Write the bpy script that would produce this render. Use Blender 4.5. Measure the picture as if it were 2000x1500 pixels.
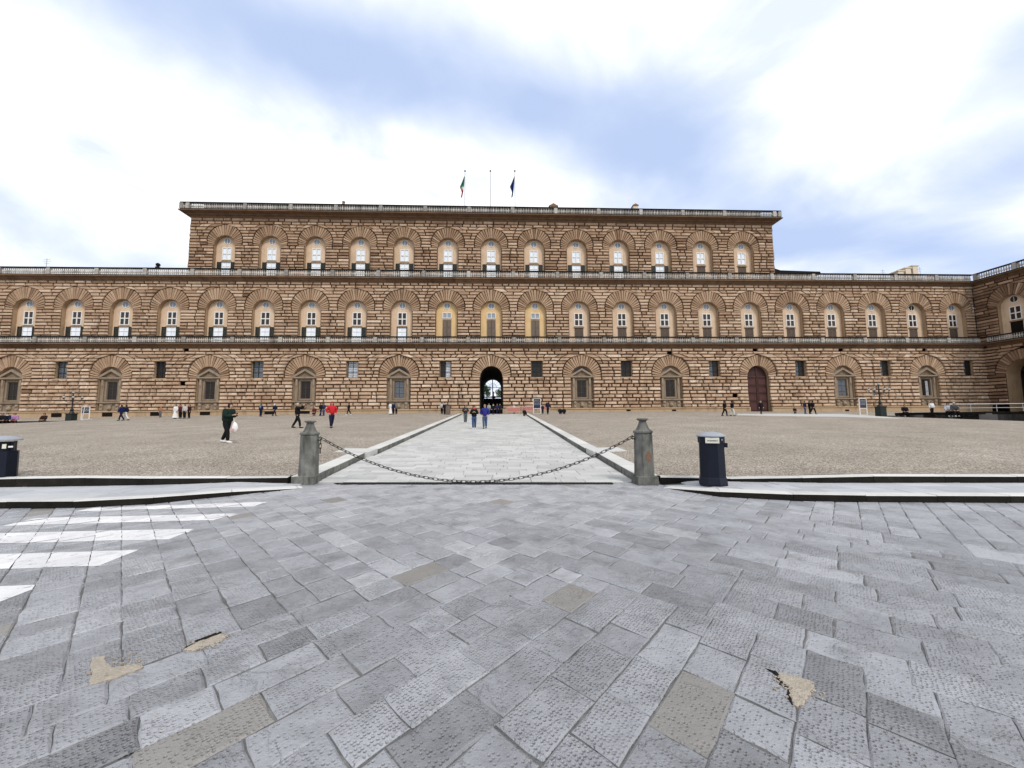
import bpy, bmesh, math, random
from math import sin, cos, pi, radians, sqrt, atan2, hypot
from mathutils import Vector, Matrix
random.seed(11)
R = random.uniform
for o in list(bpy.data.objects): bpy.data.objects.remove(o)
scene = bpy.context.scene
COL = scene.collection

# ------------------------------------------------------------------ camera
YAW, PITCH, ROLL, FPX = radians(2.36), radians(4.94), radians(-.42), 751.0
CAM = Vector((.828, -65.468, 1.62))
FW = Vector((sin(YAW)*cos(PITCH), cos(YAW)*cos(PITCH), sin(PITCH)))
_r = Vector((cos(YAW), -sin(YAW), 0)); _u = _r.cross(FW)
RT = _r*cos(ROLL) + _u*sin(ROLL); UP = -_r*sin(ROLL) + _u*cos(ROLL)
cd = bpy.data.cameras.new('camera'); cam = bpy.data.objects.new('camera', cd); COL.objects.link(cam)
cd.sensor_fit = 'HORIZONTAL'; cd.sensor_width = 36; cd.lens = FPX/2000*36; cd.clip_start = .05; cd.clip_end = 4000
M = Matrix((RT, UP, -FW)).transposed().to_4x4(); M.translation = CAM; cam.matrix_world = M
scene.camera = cam

def ray(px, py): return FW + RT*((px-1000)/FPX) - UP*((py-750)/FPX)
def px_of(P):
    d = Vector(P)-CAM; z = d.dot(FW)
    if z < .05: return None
    return (1000+FPX*d.dot(RT)/z, 750-FPX*d.dot(UP)/z)
def on_fac(px, py, y=0.0):
    d = ray(px, py); return CAM + d*((y-CAM.y)/d.y)
def on_z(px, py, z=0.0):
    d = ray(px, py); return CAM + d*((z-CAM.z)/d.z)
def px_size(pts):
    q = [px_of(p) for p in pts]
    if any(a is None for a in q): return 0
    xs = [a[0] for a in q]; ys = [a[1] for a in q]
    if max(xs) < 0 or min(xs) > 2000 or max(ys) < 0 or min(ys) > 1500: return 0
    a = 0
    for i in range(len(q)):
        a += q[i-1][0]*q[i][1]-q[i][0]*q[i-1][1]
    return abs(a)/2

# ------------------------------------------------------------------ world, sun, exposure
SUN_EL, SUN_AZ = radians(50), radians(152)     # azimuth clockwise from +Y (behind the camera, to the right)
w = bpy.data.worlds.new('World'); scene.world = w; w.use_nodes = True
nt = w.node_tree; N = nt.nodes; L = nt.links; N.clear()
def nd(tree, kind, **kw):
    n = tree.nodes.new(kind)
    for k, v in kw.items():
        if k == 'inp':
            for a, b_ in v.items(): n.inputs[a].default_value = b_
        else: setattr(n, k, v)
    return n
def mth(tree, op, a, b=None, clamp=False):
    n = tree.nodes.new('ShaderNodeMath'); n.operation = op; n.use_clamp = clamp
    for i, s in enumerate((a, b)):
        if s is None: continue
        if isinstance(s, (int, float)): n.inputs[i].default_value = s
        else: tree.links.new(s, n.inputs[i])
    return n.outputs[0]
sky = nd(nt, 'ShaderNodeTexSky', sky_type='NISHITA', sun_disc=False, sun_elevation=SUN_EL, sun_rotation=SUN_AZ, altitude=50, air_density=1.0, dust_density=1.5, ozone_density=1.6)
tc = nd(nt, 'ShaderNodeTexCoord'); sep = nd(nt, 'ShaderNodeSeparateXYZ'); L.new(tc.outputs['Generated'], sep.inputs[0])
den = mth(nt, 'ADD', mth(nt, 'MAXIMUM', sep.outputs[2], 0.0), .22)
cx = mth(nt, 'DIVIDE', sep.outputs[0], den); cyy = mth(nt, 'DIVIDE', sep.outputs[1], den)
comb = nd(nt, 'ShaderNodeCombineXYZ'); L.new(cx, comb.inputs[0]); L.new(cyy, comb.inputs[1])
n1 = nd(nt, 'ShaderNodeTexNoise', inp={'Scale': 1.15, 'Detail': 6.0, 'Roughness': .5, 'Distortion': .35}); L.new(comb.outputs[0], n1.inputs['Vector'])
n2 = nd(nt, 'ShaderNodeTexNoise', inp={'Scale': 3.3, 'Detail': 4.0, 'Roughness': .5}); L.new(comb.outputs[0], n2.inputs['Vector'])
# long streets of clear sky between the cloud banks, as great circles of the dome
def street(p, q, width, amp):
    n = ray(*p).normalized().cross(ray(*q).normalized()).normalized()
    dt = nd(nt, 'ShaderNodeVectorMath', operation='DOT_PRODUCT'); L.new(tc.outputs['Generated'], dt.inputs[0]); dt.inputs[1].default_value = n
    off = mth(nt, 'ADD', dt.outputs['Value'], mth(nt, 'MULTIPLY', mth(nt, 'SUBTRACT', n1.outputs[0], .5), .42))
    a = mth(nt, 'DIVIDE', off, width); a = mth(nt, 'MULTIPLY', a, a)
    return mth(nt, 'MULTIPLY', mth(nt, 'POWER', 2.718, mth(nt, 'MULTIPLY', a, -1.0)), amp)
s1 = street((520, 30), (1380, 330), .125, .95)
s2 = street((1760, 440), (2050, 200), .10, .75)
s3 = street((-150, 380), (160, 490), .07, .6)
clear = mth(nt, 'MAXIMUM', mth(nt, 'MAXIMUM', s1, s2), s3)
clear = mth(nt, 'ADD', clear, mth(nt, 'MULTIPLY', mth(nt, 'SUBTRACT', n2.outputs[0], .55), .5))
rmp = nd(nt, 'ShaderNodeValToRGB'); L.new(clear, rmp.inputs[0])
rmp.color_ramp.elements[0].position = .12; rmp.color_ramp.elements[0].color = (0, 0, 0, 1)
rmp.color_ramp.elements[1].position = .95; rmp.color_ramp.elements[1].color = (1, 1, 1, 1)
skm = nd(nt, 'ShaderNodeVectorMath', operation='SCALE'); L.new(sky.outputs[0], skm.inputs[0]); skm.inputs['Scale'].default_value = .10
bl = nd(nt, 'ShaderNodeMix', data_type='RGBA'); bl.inputs[0].default_value = .88      # thin veil in the clear lanes
L.new(skm.outputs[0], bl.inputs[6]); bl.inputs[7].default_value = (.405, .50, .71, 1)
n3 = nd(nt, 'ShaderNodeTexNoise', inp={'Scale': 2.1, 'Detail': 8.0, 'Roughness': .55, 'Distortion': .5}); L.new(comb.outputs[0], n3.inputs['Vector'])
cf = nd(nt, 'ShaderNodeMapRange', inp={'From Min': .36, 'From Max': .58}); L.new(n3.outputs[0], cf.inputs[0])
cl = nd(nt, 'ShaderNodeMix', data_type='RGBA'); L.new(cf.outputs[0], cl.inputs[0])
cl.inputs[6].default_value = (.60, .655, .74, 1); cl.inputs[7].default_value = (.97, .97, .955, 1)
mx = nd(nt, 'ShaderNodeMix', data_type='RGBA'); L.new(rmp.outputs[0], mx.inputs[0]); L.new(cl.outputs[2], mx.inputs[6]); L.new(bl.outputs[2], mx.inputs[7])
bg = nd(nt, 'ShaderNodeBackground'); L.new(mx.outputs[2], bg.inputs[0]); bg.inputs[1].default_value = 1.0
wo = nd(nt, 'ShaderNodeOutputWorld'); L.new(bg.outputs[0], wo.inputs[0])
sd = bpy.data.lights.new('sun', 'SUN'); sd.energy = 1.8; sd.angle = radians(14); sd.color = (1, .95, .88)
so = bpy.data.objects.new('sun', sd); COL.objects.link(so)
sv = Vector((sin(SUN_AZ)*cos(SUN_EL), cos(SUN_AZ)*cos(SUN_EL), sin(SUN_EL)))
so.rotation_euler = (-sv).to_track_quat('-Z', 'Y').to_euler(); so.location = (30, -100, 60)
vs = scene.view_settings; vs.view_transform = 'Standard'; vs.look = 'None'; vs.exposure = .52; vs.gamma = 1; vs.use_curve_mapping = False
scene.cycles.max_bounces = 6; scene.cycles.transparent_max_bounces = 6

# ------------------------------------------------------------------ materials
MATS = {}
def mat(name, cols, tint=1.0, noise=.35, nscale=3.0, rough=.8, bump=.3, bscale=14.0, spec=.3, detail=6, stain=0.0, stain_col=(.03, .025, .02), stretch=(1, 1, 1), metal=0, pits=0, sscale=1.1, alpha_worn=0, speck=0):
    m = bpy.data.materials.new(name); m.use_nodes = True; t = m.node_tree; t.nodes.clear()
    o = nd(t, 'ShaderNodeOutputMaterial'); p = nd(t, 'ShaderNodeBsdfPrincipled'); t.links.new(p.outputs[0], o.inputs[0])
    g = nd(t, 'ShaderNodeNewGeometry'); at = nd(t, 'ShaderNodeAttribute', attribute_name='tint')
    mp = nd(t, 'ShaderNodeMapping'); mp.inputs['Scale'].default_value = stretch; t.links.new(g.outputs['Position'], mp.inputs[0])
    pos = mp.outputs[0]
    ns = nd(t, 'ShaderNodeTexNoise', inp={'Scale': nscale, 'Detail': detail, 'Roughness': .6}); t.links.new(pos, ns.inputs['Vector'])
    v = mth(t, 'ADD', mth(t, 'MULTIPLY', at.outputs['Fac'], tint), mth(t, 'MULTIPLY', mth(t, 'SUBTRACT', ns.outputs[0], .5), noise*2))
    if speck:
        vo = nd(t, 'ShaderNodeTexVoronoi', inp={'Scale': speck}); t.links.new(g.outputs['Position'], vo.inputs['Vector'])
        sp = nd(t, 'ShaderNodeSeparateColor'); t.links.new(vo.outputs['Color'], sp.inputs[0])
        v = mth(t, 'ADD', v, mth(t, 'MULTIPLY', mth(t, 'SUBTRACT', sp.outputs[0], .5), .95))
    r = nd(t, 'ShaderNodeValToRGB'); t.links.new(v, r.inputs[0]); e = r.color_ramp.elements
    while len(e) < len(cols): e.new(.5)
    for i, c in enumerate(cols):
        e[i].position = i/(len(cols)-1) if len(cols) > 1 else 0; e[i].color = (*c, 1)
    col = r.outputs[0]
    if stain:
        m2 = nd(t, 'ShaderNodeMapping'); m2.inputs['Scale'].default_value = (1, 1, .22); t.links.new(g.outputs['Position'], m2.inputs[0])
        s = nd(t, 'ShaderNodeTexNoise', inp={'Scale': sscale, 'Detail': 7.0, 'Roughness': .65}); t.links.new(m2.outputs[0], s.inputs['Vector'])
        sr = nd(t, 'ShaderNodeMapRange', inp={'From Min': .5, 'From Max': .72, 'To Min': 0.0, 'To Max': stain}); t.links.new(s.outputs[0], sr.inputs[0])
        mxx = nd(t, 'ShaderNodeMix', data_type='RGBA'); t.links.new(sr.outputs[0], mxx.inputs[0]); t.links.new(col, mxx.inputs[6]); mxx.inputs[7].default_value = (*stain_col, 1); col = mxx.outputs[2]
    t.links.new(col, p.inputs['Base Color'])
    p.inputs['Roughness'].default_value = rough; p.inputs['Specular IOR Level'].default_value = spec; p.inputs['Metallic'].default_value = metal
    h = None
    if bump:
        b1 = nd(t, 'ShaderNodeTexNoise', inp={'Scale': bscale, 'Detail': 8.0, 'Roughness': .65}); t.links.new(g.outputs['Position'], b1.inputs['Vector']); h = b1.outputs[0]
        if pits:
            rot = nd(t, 'ShaderNodeMapping'); rot.inputs['Rotation'].default_value = (0, 0, radians(43)); t.links.new(g.outputs['Position'], rot.inputs[0])
            pv = nd(t, 'ShaderNodeTexVoronoi', inp={'Scale': pits, 'Randomness': .5}); t.links.new(rot.outputs[0], pv.inputs['Vector'])
            dip = nd(t, 'ShaderNodeMapRange', inp={'From Min': .12, 'From Max': .42, 'To Min': 0.0, 'To Max': 1.0}); t.links.new(pv.outputs['Distance'], dip.inputs[0])
            big = nd(t, 'ShaderNodeTexNoise', inp={'Scale': 1.9, 'Detail': 3.0}); t.links.new(g.outputs['Position'], big.inputs['Vector'])
            amt = nd(t, 'ShaderNodeMapRange', inp={'From Min': .36, 'From Max': .58, 'To Min': .5, 'To Max': 1.0}); t.links.new(big.outputs[0], amt.inputs[0])
            fl = nd(t, 'ShaderNodeTexNoise', inp={'Scale': 3.1, 'Detail': 7.0, 'Roughness': .62, 'Distortion': .6}); t.links.new(g.outputs['Position'], fl.inputs['Vector'])
            fs = nd(t, 'ShaderNodeMapRange', inp={'From Min': .56, 'From Max': .585, 'To Min': 0.0, 'To Max': .45}); t.links.new(fl.outputs[0], fs.inputs[0])   # flaked layers
            h = mth(t, 'ADD', mth(t, 'ADD', mth(t, 'MULTIPLY', h, 1.1), mth(t, 'MULTIPLY', dip.outputs[0], amt.outputs[0])), fs.outputs[0])
            lt = nd(t, 'ShaderNodeMix', data_type='RGBA'); lt.blend_type = 'MULTIPLY'; lt.inputs[0].default_value = 1.0
            tone = nd(t, 'ShaderNodeMapRange', inp={'From Min': 0.0, 'From Max': 1.0, 'To Min': .93, 'To Max': 1.02}); t.links.new(dip.outputs[0], tone.inputs[0])
            t.links.new(col, lt.inputs[6]); t.links.new(tone.outputs[0], lt.inputs[7]); t.links.new(lt.outputs[2], p.inputs['Base Color'])
        bn = nd(t, 'ShaderNodeBump', inp={'Strength': 1.0, 'Distance': bump}); t.links.new(h, bn.inputs['Height']); t.links.new(bn.outputs[0], p.inputs['Normal'])
    if alpha_worn:
        an = nd(t, 'ShaderNodeTexNoise', inp={'Scale': 9.0, 'Detail': 8.0, 'Roughness': .75}); t.links.new(g.outputs['Position'], an.inputs['Vector'])
        ar = nd(t, 'ShaderNodeMapRange', inp={'From Min': .31, 'From Max': .43, 'To Min': 0.12, 'To Max': 1.0}); t.links.new(an.outputs[0], ar.inputs[0])
        t.links.new(ar.outputs[0], p.inputs['Alpha'])
    MATS[name] = m
    return m
mat('ashlar', [(.115, .067, .043), (.262, .167, .107), (.40, .273, .186), (.495, .364, .263), (.63, .505, .395)], tint=.9, noise=.16, nscale=1.4, rough=.9, bump=.06, bscale=4.0, spec=.1, stain=.5, stain_col=(.075, .045, .03))
mat('ring_stone', [(.14, .084, .055), (.28, .182, .118), (.39, .27, .182), (.50, .372, .268)], tint=.9, noise=.2, nscale=1.5, rough=.9, bump=.03, bscale=7.0, spec=.1, stain=.3, stain_col=(.09, .055, .035))
mat('wall_back', [(.034, .019, .012), (.065, .038, .025)], tint=.5, noise=.4, rough=.95, bump=.04, spec=.05)
mat('trim_stone', [(.20, .125, .075), (.36, .25, .155), (.46, .34, .22)], tint=.9, noise=.25, nscale=1.2, rough=.9, bump=.03, spec=.1, stain=.5, stain_col=(.06, .04, .028))
mat('surround_stone', [(.12, .09, .065), (.235, .18, .13), (.35, .28, .21)], tint=.9, noise=.25, nscale=1.4, rough=.9, bump=.02, spec=.1, stain=.45, stain_col=(.06, .045, .034))
mat('cornice_stone', [(.09, .052, .03), (.20, .125, .078), (.32, .215, .14)], tint=.9, noise=.25, nscale=1.2, rough=.9, bump=.03, spec=.1, stain=.5, stain_col=(.05, .032, .022))  # darker than trim_stone: underside shadow painted into the cornice colour
mat('pale_stone', [(.13, .12, .105), (.31, .29, .265), (.54, .52, .49)], tint=.9, noise=.4, nscale=1.6, rough=.9, bump=.02, spec=.1, stain=.55, stain_col=(.05, .045, .04))
mat('black_crust', [(.008, .0075, .0075), (.018, .016, .015), (.055, .048, .044)], tint=.35, noise=.35, nscale=1.4, rough=.9, bump=.02, spec=.15)
mat('plaster_yellow', [(.44, .30, .15), (.62, .44, .23), (.70, .52, .30)], tint=.9, noise=.3, nscale=.9, rough=.9, bump=.01, spec=.1, stain=.25, stain_col=(.30, .19, .10))
mat('plaster', [(.38, .27, .19), (.58, .435, .31), (.68, .545, .42)], tint=.9, noise=.3, nscale=.9, rough=.9, bump=.01, spec=.1, stain=.35, stain_col=(.28, .18, .10))
mat('grey_plaster', [(.16, .12, .085), (.26, .20, .15), (.33, .26, .19)], tint=.9, noise=.25, nscale=1.4, rough=.9, bump=.012, spec=.1, stain=.3)
mat('white_paint', [(.62, .60, .57), (.78, .77, .75)], tint=.5, noise=.3, rough=.5, bump=0, spec=.4)
mat('shutter_green', [(.010, .016, .014), (.025, .032, .028)], tint=.5, noise=.3, rough=.55, bump=0, spec=.3)
mat('shutter_brown', [(.10, .075, .06), (.19, .145, .115)], tint=.6, noise=.35, rough=.7, bump=0, spec=.2)
mat('door_brown', [(.10, .075, .06), (.20, .155, .12)], tint=.6, noise=.35, rough=.7, bump=.01, spec=.2)
mat('door_red', [(.026, .009, .008), (.058, .02, .018), (.095, .036, .03)], tint=.7, noise=.4, nscale=1.4, rough=.6, bump=.01, spec=.3, stretch=(1, 1, .25))
mat('glass_dark', [(.022, .016, .015), (.05, .04, .04)], tint=.6, noise=.2, rough=.25, bump=0, spec=.35)
mat('glass_bright', [(.62, .68, .76), (.86, .90, .95)], tint=.8, noise=.2, rough=.08, bump=0, spec=.5)  # pale base colour paints in the sky's reflection, along with white curtains
mat('glass_grey', [(.10, .12, .15), (.28, .31, .36)], tint=.9, noise=.3, rough=.12, bump=0, spec=.5)
mat('vault', [(.035, .028, .022), (.06, .05, .04)], tint=.6, noise=.3, rough=.95, bump=.01, spec=.05)  # plaster darkened: shade inside passage and porch is painted into the colour
mat('void', [(.012, .010, .009), (.02, .017, .015)], tint=.5, noise=.2, rough=1, bump=0, spec=0)
mat('paving', [(.105, .107, .115), (.20, .205, .225), (.275, .283, .31), (.345, .353, .38), (.43, .43, .44)], tint=.8, noise=.27, nscale=4, rough=.40, bump=.0098, bscale=22, spec=.6, pits=42, detail=9, stain=.55, stain_col=(.07, .072, .078), sscale=2.4)
mat('paving_brown', [(.16, .155, .15), (.265, .255, .242)], tint=.7, noise=.3, nscale=6, rough=.42, bump=.007, bscale=22, spec=.55, pits=42)
mat('ramp_paving', [(.27, .275, .275), (.40, .405, .40), (.52, .525, .51)], tint=.9, noise=.25, nscale=2, rough=.6, bump=.008, bscale=16, spec=.35)
mat('walk_paving', [(.24, .25, .27), (.35, .36, .385), (.46, .47, .49)], tint=.9, noise=.25, nscale=3, rough=.55, bump=.008, bscale=18, spec=.4)
mat('mortar', [(.03, .03, .031), (.14, .14, .14), (.46, .455, .445)], tint=.9, noise=.55, nscale=4, rough=.95, bump=.02, bscale=40, spec=.1)
mat('mortar_patch', [(.28, .25, .21), (.44, .39, .33), (.58, .52, .44)], tint=.6, noise=.5, nscale=30, rough=.95, bump=.02, bscale=60, spec=.1)
mat('gravel', [(.095, .08, .066), (.215, .185, .155), (.325, .285, .24), (.52, .48, .43)], tint=.9, noise=.26, nscale=.45, rough=.9, bump=.03, bscale=26, spec=.15, speck=38, detail=5)
mat('kerb_stone', [(.32, .32, .315), (.48, .48, .47), (.60, .60, .585)], tint=.9, noise=.3, nscale=3, rough=.75, bump=.012, bscale=14, spec=.25)
mat('mossy_stone', [(.006, .005, .004), (.018, .016, .013), (.06, .053, .044)], tint=.6, noise=.5, nscale=2.3, rough=.9, bump=.03, bscale=10, spec=.1)
mat('bollard_stone', [(.06, .06, .055), (.145, .145, .134), (.29, .288, .27)], tint=.9, noise=.6, nscale=4.5, rough=.85, bump=.014, bscale=16, spec=.2, stain=.85, stain_col=(.022, .021, .017), sscale=5.5)
mat('iron', [(.006, .005, .0045), (.022, .018, .016)], tint=.5, noise=.4, nscale=20, rough=.6, bump=.002, bscale=60, spec=.4)
mat('bin_navy', [(.003, .005, .012), (.008, .012, .028)], tint=.6, noise=.3, nscale=4, rough=.42, bump=.001, spec=.22)
mat('bin_lid', [(.20, .22, .25), (.30, .32, .36)], tint=.6, noise=.3, nscale=5, rough=.45, bump=0, spec=.5)
mat('label_cream', [(.55, .53, .45), (.70, .68, .60)], tint=.5, noise=.3, nscale=20, rough=.6, bump=0)
mat('ink', [(.06, .07, .10), (.09, .10, .13)], tint=.5, noise=.2, rough=.6, bump=0)
mat('zebra', [(.46, .46, .48), (.62, .62, .63), (.74, .74, .75)], tint=.6, noise=.4, nscale=8, rough=.6, bump=.004, bscale=30, spec=.3, alpha_worn=1)
mat('bare_ground', [(.16, .15, .14), (.26, .25, .235)], tint=.5, noise=.5, nscale=.3, rough=.95, bump=.02)
mat('roof_tile', [(.20, .10, .06), (.34, .19, .12)], tint=.6, noise=.4, nscale=5, rough=.9, bump=.03)
mat('cream_wall', [(.55, .47, .36), (.70, .62, .50)], tint=.6, noise=.3, rough=.9, bump=.01)
mat('leaf', [(.012, .03, .018), (.035, .075, .04), (.07, .12, .06)], tint=1, noise=.2, rough=.7, bump=0, spec=.2)
mat('bark', [(.06, .045, .03), (.12, .09, .07)], tint=.6, noise=.4, rough=.9, bump=.02)
mat('pole_grey', [(.35, .36, .37), (.5, .51, .52)], tint=.6, noise=.2, rough=.45, bump=0, metal=.4)
mat('sign_navy', [(.012, .016, .035), (.03, .035, .06)], tint=.6, noise=.2, rough=.4, bump=0)
mat('red_plastic', [(.34, .11, .09), (.50, .23, .20)], tint=.6, noise=.3, nscale=6, rough=.5, bump=0)
mat('globe', [(.25, .26, .25), (.38, .39, .38)], tint=.6, noise=.2, rough=.25, bump=0, spec=.5)
CLOTH = {}
def cloth(c):
    k = tuple(round(a, 3) for a in c)
    if k not in CLOTH:
        CLOTH[k] = mat('cloth_%d' % len(CLOTH), [tuple(a*.7 for a in c), tuple(min(1, a*1.25) for a in c)], tint=.5, noise=.45, nscale=12, rough=.9, bump=.01, bscale=30, spec=.1)
    return CLOTH[k]

# ------------------------------------------------------------------ mesh builder
class MB:
    def __init__(s): s.v = []; s.f = []; s.t = []; s.m = []
    def add(s, vs, fs, tint=.5, mi=0):
        o = len(s.v); s.v += [tuple(a) for a in vs]
        for f in fs: s.f.append([o+i for i in f]); s.t.append(tint); s.m.append(mi)
        return s
    def box(s, x0, x1, y0, y1, z0, z1, tint=.5, mi=0):
        v = [(x0, y0, z0), (x1, y0, z0), (x1, y1, z0), (x0, y1, z0), (x0, y0, z1), (x1, y0, z1), (x1, y1, z1), (x0, y1, z1)]
        return s.add(v, [(0, 3, 2, 1), (4, 5, 6, 7), (0, 1, 5, 4), (1, 2, 6, 5), (2, 3, 7, 6), (3, 0, 4, 7)], tint, mi)
    def prism(s, poly, y0, y1, tint=.5, mi=0):           # polygon in x,z extruded along y
        n = len(poly); v = [(a, y0, b) for a, b in poly]+[(a, y1, b) for a, b in poly]
        f = [tuple(range(n)), tuple(range(2*n-1, n-1, -1))]+[(i, i+n, (i+1) % n+n, (i+1) % n) for i in range(n)]
        return s.add(v, f, tint, mi)
    def slab(s, poly, z0, z1, tint=.5, mi=0):            # polygon in x,y, z0/z1 numbers or functions
        n = len(poly); F0 = z0 if callable(z0) else (lambda x, y: z0); F1 = z1 if callable(z1) else (lambda x, y: z1)
        v = [(a, b, F0(a, b)) for a, b in poly]+[(a, b, F1(a, b)) for a, b in poly]
        f = [tuple(range(n-1, -1, -1)), tuple(range(n, 2*n))]+[(i, (i+1) % n, (i+1) % n+n, i+n) for i in range(n)]
        return s.add(v, f, tint, mi)
    def lathe(s, prof, n=12, c=(0, 0, 0), tint=.5, mi=0, rot=0, cap=True):
        v = []; f = []
        for r, z in prof:
            for k in range(n): a = 2*pi*k/n+rot; v.append((c[0]+r*cos(a), c[1]+r*sin(a), c[2]+z))
        for i in range(len(prof)-1):
            for k in range(n): f.append((i*n+k, i*n+(k+1) % n, (i+1)*n+(k+1) % n, (i+1)*n+k))
        if cap: f.append(tuple(range(n-1, -1, -1))); f.append(tuple(range((len(prof)-1)*n, len(prof)*n)))
        return s.add(v, f, tint, mi)
    def tube(s, pts, rad, n=6, tint=.5, mi=0):
        v = []; f = []; P = [Vector(p) for p in pts]
        for i, p in enumerate(P):
            d = (P[min(i+1, len(P)-1)]-P[max(i-1, 0)]).normalized()
            a = d.cross(Vector((0, 0, 1)) if abs(d.z) < .9 else Vector((1, 0, 0))).normalized(); b = d.cross(a)
            r = rad[i] if isinstance(rad, (list, tuple)) else rad
            for k in range(n): t = 2*pi*k/n; v.append(p+a*(r*cos(t))+b*(r*sin(t)))
        for i in range(len(P)-1):
            for k in range(n): f.append((i*n+k, i*n+(k+1) % n, (i+1)*n+(k+1) % n, (i+1)*n+k))
        f.append(tuple(range(n-1, -1, -1))); f.append(tuple(range((len(P)-1)*n, len(P)*n)))
        return s.add(v, f, tint, mi)
    def ball(s, c, r, n=8, m=6, tint=.5, mi=0, sq=(1, 1, 1)):
        prof = [(r*sin(pi*i/m)+1e-4, -r*cos(pi*i/m)) for i in range(m+1)]
        o = len(s.v); s.lathe(prof, n, (0, 0, 0), tint, mi)
        for i in range(o, len(s.v)): x, y, z = s.v[i]; s.v[i] = (c[0]+x*sq[0], c[1]+y*sq[1], c[2]+z*sq[2])
        return s
    def xform(s, fn): s.v = [tuple(fn(Vector(p))) for p in s.v]; return s
    def mesh(s, name, mats):
        me = bpy.data.meshes.new(name); me.from_pydata(s.v, [], s.f)
        for m in (mats if isinstance(mats, (list, tuple)) else [mats]): me.materials.append(MATS[m] if isinstance(m, str) else m)
        a = me.attributes.new('tint', 'FLOAT', 'FACE'); a.data.foreach_set('value', s.t)
        if any(s.m): me.polygons.foreach_set('material_index', s.m)
        me.update(); return me
    def build(s, name, mats, parent=None, **kw): return link(name, s.mesh(name, mats), parent, **kw)
def link(name, data, parent=None, loc=None, rz=0, kind=None, smooth=False):
    o = bpy.data.objects.new(name, data); COL.objects.link(o)
    if parent: o.parent = parent
    if loc is not None: o.location = loc
    if rz: o.rotation_euler.z = rz
    if kind: o['kind'] = kind
    if smooth: data.polygons.foreach_set('use_smooth', [True]*len(data.polygons))
    return o
def tag(o, label, cat, group=None):
    o['label'] = label; o['category'] = cat
    if group: o['group'] = group
    return o
def empty(name, loc=(0, 0, 0), rz=0):
    o = bpy.data.objects.new(name, None); COL.objects.link(o); o.location = loc; o.rotation_euler.z = rz; o.empty_display_size = .2; return o
def place(protos, parent, loc, rz=0):     # protos: list of (name, mesh, [children]); part > sub-parts sharing mesh data
    name, me, kids = protos
    o = link(name, me, parent, loc, rz)
    for k in kids: link(k[0], k[1], o, k[2] if len(k) > 2 else None, k[3] if len(k) > 3 else 0)
    return o
def pieces(parent, items, one, many, material, limit=300):
    """items: (pixel area, MB). The largest become objects of their own, the rest one joined part."""
    items.sort(key=lambda a: -a[0])
    for a, mb in items[:limit]:
        if a > 0: mb.build(one, material, parent)
    rest = MB()
    for i, (a, mb) in enumerate(items):
        if i >= limit or a <= 0:
            o = len(rest.v); rest.v += mb.v; rest.t += mb.t; rest.m += mb.m; rest.f += [[o+k for k in f] for f in mb.f]
    if rest.f: rest.build(many, material, parent, kind='stuff')

# ------------------------------------------------------------------ ground levels
Y_RAMP0 = -55.6
EDGE = [(-70, -60.0), (-10.5, -56.15), (-6.9, -56.15), (-5, -55.82), (-3.9, -55.6), (4.44, -56.2), (5.6, -56.65), (7.9, -57.1), (12.1, -57.45), (70, -62.0)]
def lerp_pts(P, x):
    for (a, b), (c, d) in zip(P, P[1:]):
        if x <= c: return b+(d-b)*max(0, (x-a)/(c-a))
    return P[-1][1]
def edge_y(x): return lerp_pts(EDGE, x)
def plaza_z(x, y):
    t = max(0, min(1, (y+56)/56)); side = max(0, -x-15)*.0075+max(0, x-15)*.0065
    return .17+.0395*(y+56.0)-side*t+.14*min(1, max(0, (abs(x-.4)-4.8)/3.5))
def ramp_z(x, y): return plaza_z(x, y)-.165
def grate_y(x): return -55.56-.0836*(x+3.05)
def walk_h(x): return max(.012, min(.13, .13*((-x-3.6)/1.7 if x < 0 else (x-4.8)/.6)))
RL = [(-56.2, -3.72), (-51.0, -3.98), (-50.9, -3.80), (-8, -4.64), (0, -4.8)]      # inner edges of the ramp, x at y
RRR = [(-56.6, 4.28), (-51.6, 4.40), (-51.5, 4.26), (-10, 5.28), (0, 5.45)]
def rl(y): return lerp_pts(RL, y)
def rr(y): return lerp_pts(RRR, y)
def hit(px, py, fz):
    d = ray(px, py); t = 20.0
    for _ in range(60):
        p = CAM+d*t; e = p.z-fz(p.x, p.y); t += e/max(.02, -d.z+.0382*d.y)*.7
    return CAM+d*t

ground = MB(); ground.box(-1500, 1500, -1500, 1500, -3, -.35); g_ = ground.build('ground', 'bare_ground', kind='structure')

# ---- plaza of rolled pebbles, two sheets left and right of the ramp
def sheet(mb, xL, xR, ya, yb, fz, nx, ny):
    cv = lambda f, a: f(a) if callable(f) else f
    V = []; F = []
    for j in range(ny+1):
        v = j/ny; ym = cv(ya, 0)*(1-v)+yb*v
        for i in range(nx+1):
            u = i/nx; x = cv(xL, ym)*(1-u)+cv(xR, ym)*u; y = cv(ya, x)*(1-v)+yb*v
            V.append((x, y, fz(x, y)))
    for j in range(ny):
        for i in range(nx):
            a = j*(nx+1)+i; F.append((a, a+1, a+nx+2, a+nx+1))
    mb.add(V, F)
pl = MB()
sheet(pl, -47.2, lambda y: rl(y)-.45, lambda x: edge_y(x)+.3, -.3, lambda x, y: plaza_z(x, y), 20, 30)
sheet(pl, lambda y: rr(y)+.45, 42.6, lambda x: edge_y(x)+.3, -.3, lambda x, y: plaza_z(x, y), 20, 30)
# apron along the palace, beyond the side terraces
sheet(pl, -100, -47.2, -19.5, -.3, lambda x, y: plaza_z(x, y)-.002, 8, 8)
sheet(pl, 42.6, 89, -23.5, -.3, lambda x, y: plaza_z(x, y)-.002, 8, 8)
pl.build('plaza_surface', 'gravel', kind='structure')

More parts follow.
